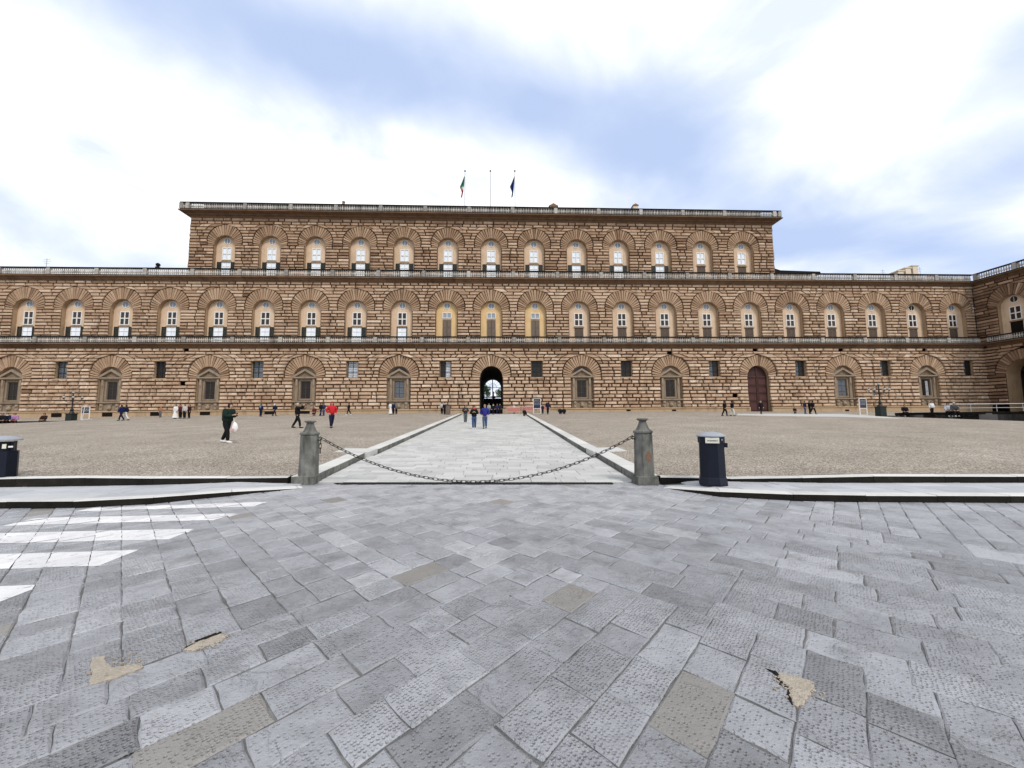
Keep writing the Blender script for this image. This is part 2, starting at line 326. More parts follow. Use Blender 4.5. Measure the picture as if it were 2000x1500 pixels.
# ---- generic paving stone: jittered outline, worn bevel, slight tilt
def paver(quad, fz, gap=.007, jit=.0065, bev=.013, drop=.008, tint=.5, lift=.004, under=.05, mi=0):
    c = Vector((sum(p[0] for p in quad)/4, sum(p[1] for p in quad)/4)); out = []
    for i in range(4):
        a = Vector(quad[i]); b = Vector(quad[(i+1) % 4]); out.append(a)
        L_ = (b-a).length
        for k in ((.25, .5, .75) if L_ > .4 else (.35, .7)): out.append(a+(b-a)*(k+R(-.06, .06)))
    P = []
    for i, p in enumerate(out):
        q = p+Vector((R(-jit, jit), R(-jit, jit))); d = (c-q); P.append(q+d.normalized()*min(gap*1.2, d.length*.2))
    n = len(P); tx, ty, h = R(-.007, .007), R(-.007, .007), R(-lift, lift)
    zf = lambda q: fz(q.x, q.y)+h+(q.x-c.x)*tx+(q.y-c.y)*ty
    Q = [q+(c-q).normalized()*(bev*R(.6, 1.6)) for q in P]
    v = [(q.x, q.y, zf(q)-under) for q in P]+[(q.x, q.y, zf(q)-drop) for q in P]+[(q.x, q.y, zf(q)) for q in Q]
    f = [(i, (i+1) % n, (i+1) % n+n, i+n) for i in range(n)]+[(i+n, (i+1) % n+n, (i+1) % n+2*n, i+2*n) for i in range(n)]+[tuple(range(2*n, 3*n))]
    TOPS.append([(q.x, q.y, zf(q)) for q in P])
    return MB().add(v, f, tint, mi)
TOPS = []
def q_area(quad, z=0): return px_size([(p[0], p[1], z) for p in quad])

# ---- street in the foreground: slabs laid on the diagonal
A43 = radians(43); ES = Vector((cos(A43), sin(A43))); ET = Vector((cos(A43), -sin(A43)))
def to_st(x, y): return (ES.x*x+ES.y*y, ET.x*x+ET.y*y)
def st_xy(s, t):       # inverse of to_st
    det = ES.x*ET.y-ES.y*ET.x
    return ((s*ET.y-ES.y*t)/det, (ES.x*t-ET.x*s)/det)
street_o = MB().slab([(-90, -110), (90, -110), (90, -56), (-90, -56)], -.3, -.010, .5)
street_o = street_o.build('street', 'mortar', kind='structure')
LK = [(-60, -61.0), (-8.9, -57.75), (-7.0, -57.85), (-5.6, -57.55), (-4.6, -56.75), (-3.7, -56.1)]      # sidewalk kerb lines
RK = [(4.6, -56.75), (4.9, -57.3), (5.25, -57.75), (6.2, -58.2), (7.4, -58.42), (10.8, -58.75), (60, -63.5)]
def on_walk(x, y):
    if x < -3.7: return y > lerp_pts(LK, x)-.02
    if x > 4.6: return y > lerp_pts(RK, x)-.02
    return y > grate_y(x)
T0 = 41.62
items = []
def try_slab(s0, s1, t0, t1):
    quad = [st_xy(s0, t0), st_xy(s1, t0), st_xy(s1, t1), st_xy(s0, t1)]
    cx_, cy_ = sum(q[0] for q in quad)/4, sum(q[1] for q in quad)/4
    if cy_ > -55.4 or cy_ < -66.5 or abs(cx_-1) > 4+(cy_+67)*2.6: return
    ins = [on_walk(*q) for q in quad]
    if all(ins) : return
    # small height of the sheet at the foot of the kerbs; stones that run under the kerb are cut by it
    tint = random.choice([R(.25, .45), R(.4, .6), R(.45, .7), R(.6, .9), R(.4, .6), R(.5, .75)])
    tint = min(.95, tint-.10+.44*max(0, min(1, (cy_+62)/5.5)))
    br = 1 if random.random() < .022 else 0
    fz = lambda x, y: 0.0
    gp = random.choice([R(.0005, .003), R(.001, .004), R(.003, .008)])
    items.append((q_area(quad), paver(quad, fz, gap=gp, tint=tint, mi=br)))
s = -52.0
while s < -28.0:                       # left and far: long joints run along -43 deg
    ws = R(.25, .35); t = 24.0+R(0, .5)
    while t < T0-.01:
        l = R(.26, .54); t1 = min(t+l, T0)
        if T0-t1 < .2: t1 = T0
        try_slab(s, s+ws, t, t1); t = t1
    s += ws
def rows_along_s(sa, sb):              # long joints along +43 deg
    t = T0
    while t < 58:
        wt = R(.26, .36); s = sa if sa > -59 else sa+R(0, .5)
        while s < sb-.01:
            s1 = min(s+R(.28, .60), sb)
            if sb-s1 < .18: s1 = sb
            try_slab(s, s1, t, t+wt); s = s1
        t += wt
S0, S1 = -40.6, -36.6
rows_along_s(-60.0, S0)                # near centre
s = S0
while s < S1-.01:                      # right: long joints along -43 deg, staggered heads
    ws = R(.25, .37); ws = ws if S1-s-ws > .2 else S1-s
    t = T0
    while t < 58:
        l = R(.36, .80); try_slab(s, s+ws, t, t+l); t += l
    s += ws
rows_along_s(S1, -25.0)                # far right
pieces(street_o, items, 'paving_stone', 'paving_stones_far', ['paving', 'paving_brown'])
# broken corners made good with pale mortar
def blob(pts, z, h, name, material):
    c = (sum(p[0] for p in pts)/len(pts), sum(p[1] for p in pts)/len(pts)); fine = []
    for i in range(len(pts)):
        a, b = pts[i], pts[(i+1) % len(pts)]
        for k in range(6):
            u = k/6; fine.append((a[0]+(b[0]-a[0])*u+R(-.009, .009), a[1]+(b[1]-a[1])*u+R(-.009, .009)))
    n = len(fine); v = [(x, y, z-.02) for x, y in fine]+[(x, y, z) for x, y in fine]+[(c[0]+(x-c[0])*.86, c[1]+(y-c[1])*.86, z+h+R(0, .003)) for x, y in fine]
    f = [(i, (i+1) % n, (i+1) % n+n, i+n) for i in range(n)]+[(i+n, (i+1) % n+n, (i+1) % n+2*n, i+2*n) for i in range(n)]+[tuple(range(2*n, 3*n))]
    mb = MB().add(v, f)
    if material == 'mortar_patch':
        for _ in range(60):
            a = R(0, 6.28); r = R(.3, 1.25)*.11; gx, gy, gs = c[0]+r*cos(a), c[1]+r*sin(a), R(.002, .007)
            mb.box(gx-gs, gx+gs, gy-gs*.7, gy+gs*.8, z-.004, z+gs, R(.2, .8))
    return mb.build(name, material, street_o)
def pxz(l, z=0): return [tuple(on_z(a, b_, z)[:2]) for a, b_ in l]
blob(pxz([(176, 1286), (203, 1283), (206, 1300), (222, 1307), (275, 1298), (277, 1306), (236, 1322), (178, 1339)]), .006, .003, 'mortar_patch', 'mortar_patch')
blob(pxz([(360, 1270), (385, 1255), (432, 1240), (447, 1244), (425, 1256), (375, 1273)]), .006, .003, 'mortar_patch', 'mortar_patch')
blob(pxz([(1518, 1316), (1555, 1322), (1588, 1334), (1592, 1352), (1577, 1362), (1571, 1380), (1555, 1381), (1542, 1362), (1545, 1345), (1528, 1336)]), .006, .003, 'mortar_patch', 'mortar_patch')
blob(pxz([(360, 1268), (382, 1251), (430, 1234), (435, 1237), (388, 1254), (364, 1270)]), .005, .001, 'crack', 'mossy_stone')
blob(pxz([(1495, 1305), (1519, 1313), (1528, 1336), (1545, 1346), (1541, 1362), (1550, 1380), (1539, 1365), (1540, 1349), (1522, 1337), (1514, 1318)]), .005, .001, 'crack', 'mossy_stone')
# zebra crossing
zeb = [[(138, 998), (175, 991.5), (523, 979), (496, 988.5)], [(5.6, 1026), (71, 1011), (467, 1001.6), (422, 1014.7)], [(0, 1060), (0, 1040), (381, 1031.5), (328, 1052)],
       [(0, 1110), (0, 1080), (269, 1072.5), (190, 1104)], [(0, 1175), (0, 1143), (95, 1139.7), (60, 1153)]]
for i, q in enumerate(zeb):
    P = [Vector(a) for a in pxz(q, .010)]
    d = (P[2]-P[1]).normalized(); d2 = (P[3]-P[0]).normalized()
    if i > 1: P[1] -= d*3.0; P[0] -= d2*3.0
    # paint lies on each stone's top and breaks at the joints
    ccw = sum(P[k-1].x*P[k].y-P[k].x*P[k-1].y for k in range(4)) > 0
    if not ccw: P = P[::-1]
    edge_ = []
    ra = MB()
    for top in TOPS:
        poly = top
        if min(p[0] for p in top) > max(p.x for p in P) or max(p[0] for p in top) < min(p.x for p in P): continue
        for k in range(4):
            a, b_ = P[k], P[(k+1) % 4]; nx_, ny_ = -(b_.y-a.y), (b_.x-a.x); out = []
            wob = R(-.02, .02)/max(.01, hypot(nx_, ny_))
            dd = lambda p: ((p[0]-a.x)*nx_+(p[1]-a.y)*ny_)/hypot(nx_, ny_)+wob
            for m_ in range(len(poly)):
                p, q_ = poly[m_-1], poly[m_]; dp, dq = dd(p), dd(q_)
                if (dp >= 0) != (dq >= 0): u_ = dp/(dp-dq); out.append(tuple(p[c]+(q_[c]-p[c])*u_ for c in range(3)))
                if dq >= 0: out.append(q_)
            poly = out
            if len(poly) < 3: break
        if len(poly) >= 3:
            cx_, cy_ = sum(p[0] for p in poly)/len(poly), sum(p[1] for p in poly)/len(poly)
            ra.add([(p[0], p[1], p[2]+.0022) for p in poly], [tuple(range(len(poly)))], R(.2, .9))
    ra.build('zebra_stripe', 'zebra', street_o)

# ---- kerb strip with an end-to-end row of stones along a polyline
def resample(P, step):
    out = [Vector(P[0])]; acc = 0
    for a, b in zip(P, P[1:]):
        a, b = Vector(a), Vector(b); L_ = (b-a).length; d = step-acc
        while d < L_: out.append(a+(b-a)*(d/L_)); d += step
        acc = (acc+L_) % step
    if (out[-1]-Vector(P[-1])).length > .1: out.append(Vector(P[-1]))
    return out
def kerb_row(parent, P, width, zt, zb, step, name, material, side=1):
    pts = resample(P, step)
    for a, b in zip(pts, pts[1:]):
        d = (b-a).normalized(); nrm = Vector((-d.y, d.x))*side; a2 = a+d*.004; b2 = b-d*.004
        q = [a2, b2, b2+nrm*width, a2+nrm*width]
        h = R(-.004, .004); bv = .014
        vin = [a2+nrm*bv+d*bv*.5, b2+nrm*bv-d*bv*.5, b2+nrm*(width-bv*.5)-d*bv*.5, a2+nrm*(width-bv*.5)+d*bv*.5]
        v = [(p.x, p.y, zb(p.x, p.y)) for p in q]+[(p.x, p.y, zt(p.x, p.y)+h-bv) for p in q]+[(p.x, p.y, zt(p.x, p.y)+h) for p in vin]
        f = [(i, (i+1) % 4, (i+1) % 4+4, i+4) for i in range(4)]
        f2 = [(i+4, (i+1) % 4+4, (i+1) % 4+8, i+8) for i in range(4)]+[(8, 9, 10, 11)]
        tn = R(.35, .75); mb = MB(); mb.add(v, f+f2, tn); mb.m = [1]*4+[0]*5
        mb.build(name, material, parent)
# sidewalks
def sidewalk(P, name):
    base = MB()
    if P is LK:
        poly = [(a, b_+.12) for a, b_ in P]+[(x, edge_y(x)+.1) for x in (-3.9, -5, -6.9, -10.5, -30, -60)]
    else:
        poly = [(a, b_+.12) for a, b_ in P]+[(x, edge_y(x)+.1) for x in (60, 30, 12.1, 7.9, 5.6, 4.6)]
    base.slab(poly, -.2, lambda x, y: walk_h(x)-.03, .4)
    o = base.build(name, 'mortar', kind='structure')
    its = []
    xa, xb = (-16, -3.95) if P is LK else (4.66, 19)
    x = xa
    rows = 3
    for r_ in range(rows):
        x = xa+R(0, .5)
        while x < xb:
            l = R(.5, 1.0); x2 = min(x+l, xb)
            if x2-x < .2: break
            def pt(xx, v): 
                y0, y1 = lerp_pts(P, xx)+.27, edge_y(xx)-.01
                return (xx, y0+(y1-y0)*v)
            quad = [pt(x, r_/rows), pt(x2, r_/rows), pt(x2, (r_+1)/rows), pt(x, (r_+1)/rows)]
            if min(quad[2][1]-quad[1][1], quad[3][1]-quad[0][1]) > .04:
                its.append((q_area(quad, .1), paver(quad, lambda a, b_: walk_h(a), gap=.005, jit=.004, tint=R(.3, .8), lift=.003, under=.028)))
            x = x2
    pieces(o, its, 'sidewalk_slab', 'sidewalk_slabs_far', 'walk_paving')
    kp = [p for p in P if -22 < p[0] < 26] if P is LK else [p for p in P if p[0] < 12]
    if P is LK: kp = [(-22, lerp_pts(LK, -22))]+kp
    else: kp = kp+[(24, lerp_pts(RK, 24))]
    kerb_row(o, kp, .26, lambda x, y: walk_h(x)+.004, lambda x, y: -.2, 1.25, 'kerb_stone', ['kerb_stone', 'mossy_stone'], 1)
    return o
sidewalk(LK, 'sidewalk_left'); sidewalk(RK, 'sidewalk_right')
# plaza front kerb and ramp kerbs
pk = MB().slab([(-70, edge_y(-70)+.12), (-3.9, edge_y(-3.9)+.12), (-3.9, -55.0), (-70, -59)], -.3, .05).build('plaza_kerb', 'mossy_stone', kind='structure')
def ktop(x, y): return plaza_z(x, y)+.02
kerb_row(pk, [(-40, edge_y(-40)), (-10.5, edge_y(-10.5)), (-6.9, edge_y(-6.9)), (-5, edge_y(-5)), (-4.28, edge_y(-4.28))], .22, ktop, lambda x, y: -.2, 1.5, 'kerb_stone', ['kerb_stone', 'mossy_stone'], 1)
kerb_row(pk, [(4.72, edge_y(4.72)), (5.6, edge_y(5.6)), (7.9, edge_y(7.9)), (12.1, edge_y(12.1)), (44, edge_y(44))], .22, ktop, lambda x, y: -.2, 1.5, 'kerb_stone', ['kerb_stone', 'mossy_stone'], 1)
rk = MB().box(-4.4, -4.2, -50, -40, .0, .05).build('ramp_kerb', 'kerb_stone', kind='structure')
kz = lambda x, y: plaza_z(x, y)+.012
kb = lambda x, y: plaza_z(x, y)-.35
kerb_row(rk, [(rl(-55.55), -55.55), (rl(-51.0), -51.0)], .5, kz, kb, 1.5, 'kerb_stone', ['kerb_stone', 'bollard_stone'], 1)
kerb_row(rk, [(rl(-49.85), -49.85), (rl(-8), -8), (rl(-3), -3)], .5, kz, kb, 1.5, 'kerb_stone', ['kerb_stone', 'bollard_stone'], 1)
kerb_row(rk, [(rr(-56.0), -56.0), (rr(-51.6), -51.6)], .5, kz, kb, 1.5, 'kerb_stone', ['kerb_stone', 'bollard_stone'], -1)
kerb_row(rk, [(rr(-50.35), -50.35), (rr(-10), -10), (rr(-3), -3)], .5, kz, kb, 1.5, 'kerb_stone', ['kerb_stone', 'bollard_stone'], -1)
for sgn, x, ya, yb in ((-1, rl(-50.5), -50.98, -49.88), (1, rr(-51), -51.58, -50.38)):
    a, b_ = sorted((x+sgn*.06, x+sgn*1.3))
    MB().slab([(a, ya), (b_, ya), (b_, yb), (a, yb)], kb, kz, .8).build('kerb_slab', 'ramp_paving', rk)
# ramp
rb = MB(); sheet(rb, rl, rr, lambda x: grate_y(x)+.15, -1.0, lambda x, y: ramp_z(x, y)-.018, 4, 40)
ramp_o = rb.build('ramp', 'mortar', kind='structure')
its = []; y = -55.64
while y < -1.2:
    hgt = R(.27, .36) if y < -30 else .5
    x = rl(y)+.03-R(0, .3); xe = rr(y)-.03
    while x < xe:
        l = R(.45, 1.0) if y < -30 else R(.8, 1.4)
        a, b_ = max(x, rl(y)+.03), min(x+l, xe)
        if xe-b_ < .2: b_ = xe; l = 9
        if b_-a > .15:
            quad = [(a, y-.07*a), (b_, y-.07*b_), (b_, y+hgt-.07*b_), (a, y+hgt-.07*a)] if y < -54 else [(a, y-.07*a*max(0, (-20-y)/34)), (b_, y-.07*b_*max(0, (-20-y)/34)), (b_, y+hgt-.07*b_*max(0, (-20-y-hgt)/34)), (a, y+hgt-.07*a*max(0, (-20-y-hgt)/34))]
            its.append((q_area(quad, ramp_z(0, y)), paver(quad, ramp_z, gap=.005, jit=.004, tint=R(.25, .8), lift=.003, under=.03, bev=.01)))
        x += l
    y += hgt
pieces(ramp_o, its, 'paving_stone', 'paving_stones_far', 'ramp_paving')
# drain grate at the foot of the ramp
g0, g1 = on_z(665, 945.5, .01), on_z(1198, 945.5, .01); gd = (g1-g0); gl = gd.length; gd.normalize(); gn = Vector((-gd.y, gd.x, 0))
n = 78
dg = empty('drain_grate', g0); tag(dg, 'long black iron drain grate across the foot of the pale ramp, under the chain', 'drain grate')
f_ = MB()
ang = atan2(gd.y, gd.x)
f_.box(0, gl, -.005, .012, -.03, .022); f_.box(0, gl, .118, .135, -.03, .022); f_.box(0, gl, .012, .118, -.03, -.012, mi=1)
fo = f_.build('frame', ['iron', 'void'], dg); dg.rotation_euler.z = ang
bar = MB().box(-.018, .018, .012, .118, -.01, .018).mesh('bar', 'iron')
for i in range(n): link('bar', bar, dg, (gl*(i+.5)/n, 0, 0))

# ---- raised terraces at both sides, dark retaining walls
def terrace(name, line, zt, far, label):
    # line: polyline of the wall foot (towards the plaza), far: x of the outer side
    base = MB().slab(list(line)+[(far, line[-1][1]), (far, line[0][1])], -.3, zt-.06, .4)
    o = base.build(name, 'bare_ground', kind='structure')
    return o
RT_LINE = [(43.4, -41.5), (43.2, -34.0), (44.6, -27.5), (46.6, -23.0)]
LT_LINE = [(-48.0, -33.0), (-48.6, -25.0), (-49.6, -19.0)]
terrace('terrace_right', RT_LINE, 1.74, 95, ''); 
terrace('terrace_left', LT_LINE, 1.52, -100, '')
def dark_wall(line, zt, side, label, name='retaining_wall'):
    e = empty(name, (line[0][0], line[0][1], 0)); tag(e, label, 'wall')
    e2 = Vector(e.location)
    pts = resample(line, 1.4)
    for a, b in zip(pts, pts[1:]):
        d = (b-a).normalized(); nn = Vector((-d.y, d.x))*side
        z0 = .6
        for za, zb_, pr in ((z0, zt-.22, 0.0), (zt-.22, zt, .05)):
            q = [a+d*.006-nn*pr, b-d*.006-nn*pr, b-d*.006+nn*.45, a+d*.006+nn*.45]
            m = MB().slab([(p.x-e2.x, p.y-e2.y) for p in q], za, zb_+R(-.01, .01), R(.2, .8))
            m.build('wall_block' if pr == 0 else 'coping_stone', 'mossy_stone', e)
dark_wall(RT_LINE, 1.80, -1, 'low black weathered stone wall at the right edge of the plaza')
dark_wall(LT_LINE, 1.56, 1, 'low black weathered stone wall at the far left edge of the plaza')
# pale pavement strip in front of the palace, right of the brown door
ps = MB(); pp = [hit(*a, plaza_z) for a in ((1440, 811), (1505, 812.5), (1640, 814), (1765, 818), (1705, 812), (1640, 808.5), (1500, 808), (1440, 808.5))]
ps.slab([(p.x, p.y) for p in pp], lambda x, y: plaza_z(x, y)-.05, lambda x, y: plaza_z(x, y)+.012, .7).build('pavement_strip', 'ramp_paving', kind='structure')

# ------------------------------------------------------------------ the palace
BAY = 7.8
palace = empty('palace', (0, 0, 0)); tag(palace, 'huge brown rusticated stone palace with rows of arched windows and balustrades', 'palace')
wing = empty('palace_wing', (89.2, 0, 0)); tag(wing, 'projecting side wing of the palace with dark open archway at the right edge', 'building')
WX = 89.2
def T_main(y0): return lambda a, d, z: (a, y0+d, z)
def T_wing(x0): return lambda a, d, z: (x0+d-WX, -a, z)

def rock(quad, T, proud, tint, gap=.07, rough=1.0):
    """one bossed block; quad = bl, br, tr, tl in (a, z)"""
    bl_, br_, tr_, tl_ = [Vector(q) for q in quad]
    w_ = max((br_-bl_).length, (tr_-tl_).length); h_ = (tl_-bl_).length
    nx = 5 if w_ > 1.5 else 4; nz = 4
    def B(u, v): return (bl_*(1-u)+br_*u)*(1-v)+(tl_*(1-u)+tr_*u)*v
    gu = min(.22, gap*1.25/max(.1, w_)); gv = min(.17, gap/max(.1, h_))
    bu = min(.2, .07*rough/max(.3, w_)); bv = min(.2, .07*rough/max(.2, h_))
    us = [gu, gu+bu]+[gu+bu+(1-2*gu-2*bu)*(i/(nx-3)+R(-.12, .12)) for i in range(1, nx-3)]+[1-gu-bu, 1-gu]
    vz = [gv, gv+bv, 1-gv-bv, 1-gv]
    V = []; F = []; 
    for j in range(nz):
        for i in range(nx):
            onb = i in (0, nx-1) or j in (0, nz-1)
            jx, jz = .016/max(.3, w_), .014*rough/max(.2, h_)
            u_ = us[i]+R(-jx, jx); v_ = vz[j]+R(-jz, jz)
            dep = proud*(R(.35, .6) if onb else R(.85, 1.15))
            p = B(u_, v_); V.append(T(p.x, -dep, p.y))
    for j in range(nz-1):
        for i in range(nx-1): a = j*nx+i; F.append((a, a+1, a+nx+1, a+nx))
    bd = [(i, 0) for i in range(nx)]+[(nx-1, j) for j in range(1, nz)]+[(i, nz-1) for i in range(nx-2, -1, -1)]+[(0, j) for j in range(nz-2, 0, -1)]
    o = len(V)
    for i, j in bd:
        p = B(us[i], vz[j]); V.append(T(p.x, .03, p.y))
    n = len(bd)
    for k in range(n):
        (i, j), (i2, j2) = bd[k], bd[(k+1) % n]
        F.append((o+k, o+(k+1) % n, j2*nx+i2, j*nx+i))
    return MB().add(V, F, tint)

def courses(z0, z1, n, j=.09):
    h = [R(1-j, 1+j) for _ in range(n)]; s_ = sum(h); z = z0; out = [z0]
    for a in h: z += a/s_*(z1-z0); out.append(z)
    out[-1] = z1; return out
def chord(op, z):
    dz = z-op['zc']
    return sqrt(max(0, op['ro']**2-dz*dz))
def blocked(op, z0, z1):
    if op['k'] == 'rect':
        ov = min(z1, op['z1'])-max(z0, op['z0'])
        return (op['x0'], op['x0'], op['x1'], op['x1']) if ov > .5*(z1-z0) else None
    c = op['x']; zm = (z0+z1)/2
    if zm < op['zb']: return None
    if zm < op['zs']: return (c-op['w'], c-op['w'], c+op['w'], c+op['w'])
    if z0 >= op['zc']+op['ro']-.02: return None
    a, b_ = chord(op, z0), chord(op, z1)
    return (c-a, c-b_, c+a, c+b_)
def storey(T, xa, xb, zs, ops, proud, lens, tone, stones, back):
    for z0, z1 in zip(zs, zs[1:]):
        cuts = []
        for op in ops:
            bk = blocked(op, z0, z1)
            if bk and bk[2] > xa and bk[0] < xb: cuts.append(bk)
        cuts.sort(key=lambda c: c[0]); spans = []; lb = lt = xa
        for c in cuts:
            spans.append((lb, lt, c[0], c[1])); lb, lt = c[2], c[3]
        spans.append((lb, lt, xb, xb))
        for l0, l1, r0, r1 in spans:
            if r0-l0 < .06 and r1-l1 < .06: continue
            back.add([T(l0, .02, z0), T(r0, .02, z0), T(r1, .02, z1), T(l1, .02, z1)], [(0, 1, 2, 3)], .5)
            W = ((r0-l0)+(r1-l1))/2
            if W < .15: continue
            n = max(1, round(W/R(*lens))); cut = [0]+sorted((i+R(-.28, .28))/n for i in range(1, n))+[1]
            for u0, u1 in zip(cut, cut[1:]):
                q = [(l0+(r0-l0)*u0, z0), (l0+(r0-l0)*u1, z0), (l1+(r1-l1)*u1, z1), (l1+(r1-l1)*u0, z1)]
                tn = max(.02, min(1, random.gauss(tone, .155)))
                pr = proud*R(.6, 1.35)
                stones.append((q, T, rock(q, T, pr, tn)))
def ring(T, op, nv, proud, tone, out, back):
    c, zs, zc, ri, ro = op['x'], op['zs'], op['zc'], op['w'], op['ro']; e = zc-zs
    def outer(th):
        b_ = e*sin(th); return b_+sqrt(max(0, b_*b_-(e*e-ro*ro)))
    fl = [(c+ri*cos(pi*k/24), zs+ri*sin(pi*k/24)) for k in range(25)]
    fo_ = [(c+(outer(pi*k/24)+.1)*cos(pi*k/24), zs+(outer(pi*k/24)+.1)*sin(pi*k/24)) for k in range(25)]
    back.add([T(a, .04, z) for a, z in fl+fo_], [(k, k+1, k+26, k+25) for k in range(24)], .4)
    th = [0]+[pi*(k+R(-.12, .12))/nv for k in range(1, nv)]+[pi]
    for t0, t1 in zip(th, th[1:]):
        g = .062
        def P(t, r, s_): 
            return Vector((c+r*cos(t)-s_*sin(t), zs+r*sin(t)+s_*cos(t)))
        a = P(t0, ri+.0, g*.38); b_ = P(t0, outer(t0)-.10, g); c2 = P(t1, outer(t1)-.10, -g); d = P(t1, ri+.0, -g*.38)
        pr = proud*R(.75, 1.3); bv = .05
        m_ = [(a+b_+c2+d)/4]*4
        ins = [p+(m_[0]-p).normalized()*bv*.9 for p in (a, b_, c2, d)]
        V = [T(p.x, .05, p.y) for p in (a, b_, c2, d)]+[T(p.x, -pr*.6, p.y) for p in (a, b_, c2, d)]+[T(p.x, -pr*R(.9, 1.1), p.y) for p in ins]
        F = [(k, (k+1) % 4, (k+1) % 4+4, k+4) for k in range(4)]+[(k+4, (k+1) % 4+4, (k+1) % 4+8, k+8) for k in range(4)]+[(8, 9, 10, 11), (0, 3, 7, 4)][:1]
        out.append(([(p.x, p.y) for p in (a, b_, c2, d)], T, MB().add(V, F, max(0, min(1, random.gauss(tone, .16))))))
def arch_pts(w_, zs, n=16, x=0): return [(x+w_*cos(pi*k/n), zs+w_*sin(pi*k/n)) for k in range(n+1)]
def reveal_mesh(w_, zb, zs, depth, name='reveal', material='trim_stone'):
    pr = [(w_, zb)]+arch_pts(w_, zs, 20)+[(-w_, zb)]
    m = MB(); n = len(pr)
    m.add([(a, -.02, z) for a, z in pr]+[(a, depth+.05, z) for a, z in pr], [(k, k+1, k+1+n, k+n) for k in range(n-1)], .55)
    return m.mesh(name, material)

A0 = dict(zb=3.0, zs=8.45, w=1.9, ro=3.38, zc=8.99); A1 = dict(zb=14.0, zs=20.2, w=1.85, ro=3.22, zc=20.96); A2 = dict(zb=25.8, zs=32.1, w=1.83, ro=3.05, zc=32.91)
def arch(A, x): return dict(k='arch', x=x, **A)
def rect(x0, x1, z0, z1): return dict(k='rect', x0=x0, x1=x1, z0=z0, z1=z1)
Y0, Y1, Y2 = 0.0, .88, 1.84
G_ARCH = range(-12, 12, 2); SQ = range(-11, 12, 2); F1 = range(-12, 12); F2 = range(-6, 7)
gz = courses(3.1, 8.45, 9)+courses(8.45, 11.25, 5)[1:]+courses(11.25, 12.37, 2)[1:]+courses(12.37, 13.45, 2)[1:]
HOLES = [(-50.62, 13.0), (-50.85, 7.3), (31.13, 12.75), (46.53, 12.95), (42.44, 5.0), (62.22, 12.95), (77.73, 12.95)]
def snap(z): return min(range(len(gz)), key=lambda i: abs(gz[i]-z))
hole_ops = []
for hx, hz in HOLES:
    i = min(max(0, min(range(len(gz)-1), key=lambda k: abs((gz[k]+gz[k+1])/2-hz))), len(gz)-2); hole_ops.append(rect(hx-.38, hx+.38, gz[i], gz[i+1]))
ops0 = [arch(A0, u*BAY) for u in G_ARCH]+[rect(u*BAY-.92, u*BAY+.92, 8.45, 11.25) for u in SQ]+hole_ops
ops1 = [arch(A1, u*BAY) for u in F1]; ops2 = [arch(A2, u*BAY) for u in F2]
stones = []; vous = []; back = MB()
XA, XB = -97.0, 89.2
storey(T_main(Y0), XA, XB, gz, ops0, .30, (1.15, 1.95), .73, stones, back)
fz1 = courses(14.2, 20.2, 11)+courses(20.2, 24.18, 7)[1:]+courses(24.18, 25.25, 2)[1:]
storey(T_main(Y1), XA, XB+.4, fz1, ops1, .17, (1.2, 2.0), .65, stones, back)
fz2 = courses(25.9, 32.1, 11)+courses(32.1, 35.96, 7)[1:]+courses(35.96, 37.15, 2)[1:]
storey(T_main(Y2), -52.85, 52.6, fz2, ops2, .17, (1.15, 1.9), .52, stones, back)
for op in ops0:
    if op['k'] == 'arch': ring(T_main(Y0), op, 23, .14, .62, vous, back)
for op in ops1: ring(T_main(Y1), op, 23, .10, .55, vous, back)
for op in ops2: ring(T_main(Y2), op, 23, .10, .45, vous, back)
back.build('wall', 'wall_back', palace)
def emit(parent, lst, one, many, material):
    off = Vector(parent.location)
    pieces(parent, [(px_size([Vector(T(a, 0, z))+off for a, z in q]), mb) for q, T, mb in lst], one, many, material)
emit(palace, stones, 'stone_block', 'stone_blocks_small', 'ashlar'); emit(palace, vous, 'voussoir', 'voussoirs_small', 'ring_stone')

# ---- wing: first bays only, seen edge on
ws_, wv_, wb_ = [], [], MB()
AW0 = dict(zb=2.0, zs=8.3, w=2.5, ro=3.9, zc=8.7)
storey(T_wing(WX), .02, 15.5, gz, [arch(AW0, 5.2)], .25, (1.4, 2.2), .30, ws_, wb_)  # low tones here and below paint the wing's shade into its stone
storey(T_wing(WX+.4), -.87, 15.5, fz1, [arch(A1, 4.15), arch(A1, 11.95)], .13, (1.4, 2.3), .27, ws_, wb_)
ring(T_wing(WX), arch(AW0, 5.2), 27, .14, .25, wv_, wb_)
for a in (4.15, 11.95): ring(T_wing(WX+.4), arch(A1, a), 25, .10, .25, wv_, wb_)
wb_.build('wall', 'wall_back', wing)
emit(wing, ws_, 'stone_block', 'stone_blocks_small', 'ashlar'); emit(wing, wv_, 'voussoir', 'voussoirs_small', 'ring_stone')

# ---- solid body behind the facade (leaves the passage open)
body = MB()
PW = 1.9
body.box(XA, -PW-.6, 2.6, 24, 0, 25.3); body.box(PW+.6, 108, 2.6, 24, 0, 25.3); body.box(-PW-.6, PW+.6, 2.6, 24, 10.6, 25.3)
body.box(-52.6, 52.35, 3.6, 21, 25.3, 37.2)
body.box(-52.75, -52.45, 1.9, 3.6, 25.3, 37.2); body.box(52.2, 52.5, 1.9, 3.6, 25.3, 37.2)
body.build('body', 'wall_back', palace)
wbd = MB().box(3.0, 18, -15.5, -.2, 9, 25.3); wbd.box(3.0, 18, -2.0, -.2, 0, 9); wbd.box(3, 18, -15.5, -8.4, 0, 9); wbd.build('body', 'wall_back', wing)
wbk = MB().box(7.5, 8, -8.4, -2.0, 0, 9).box(2.9, 7.5, -2.3, -2.0, 0, 9).box(2.9, 7.5, -8.4, -8.1, 0, 9); wbk.build('porch_wall', 'vault', wing)
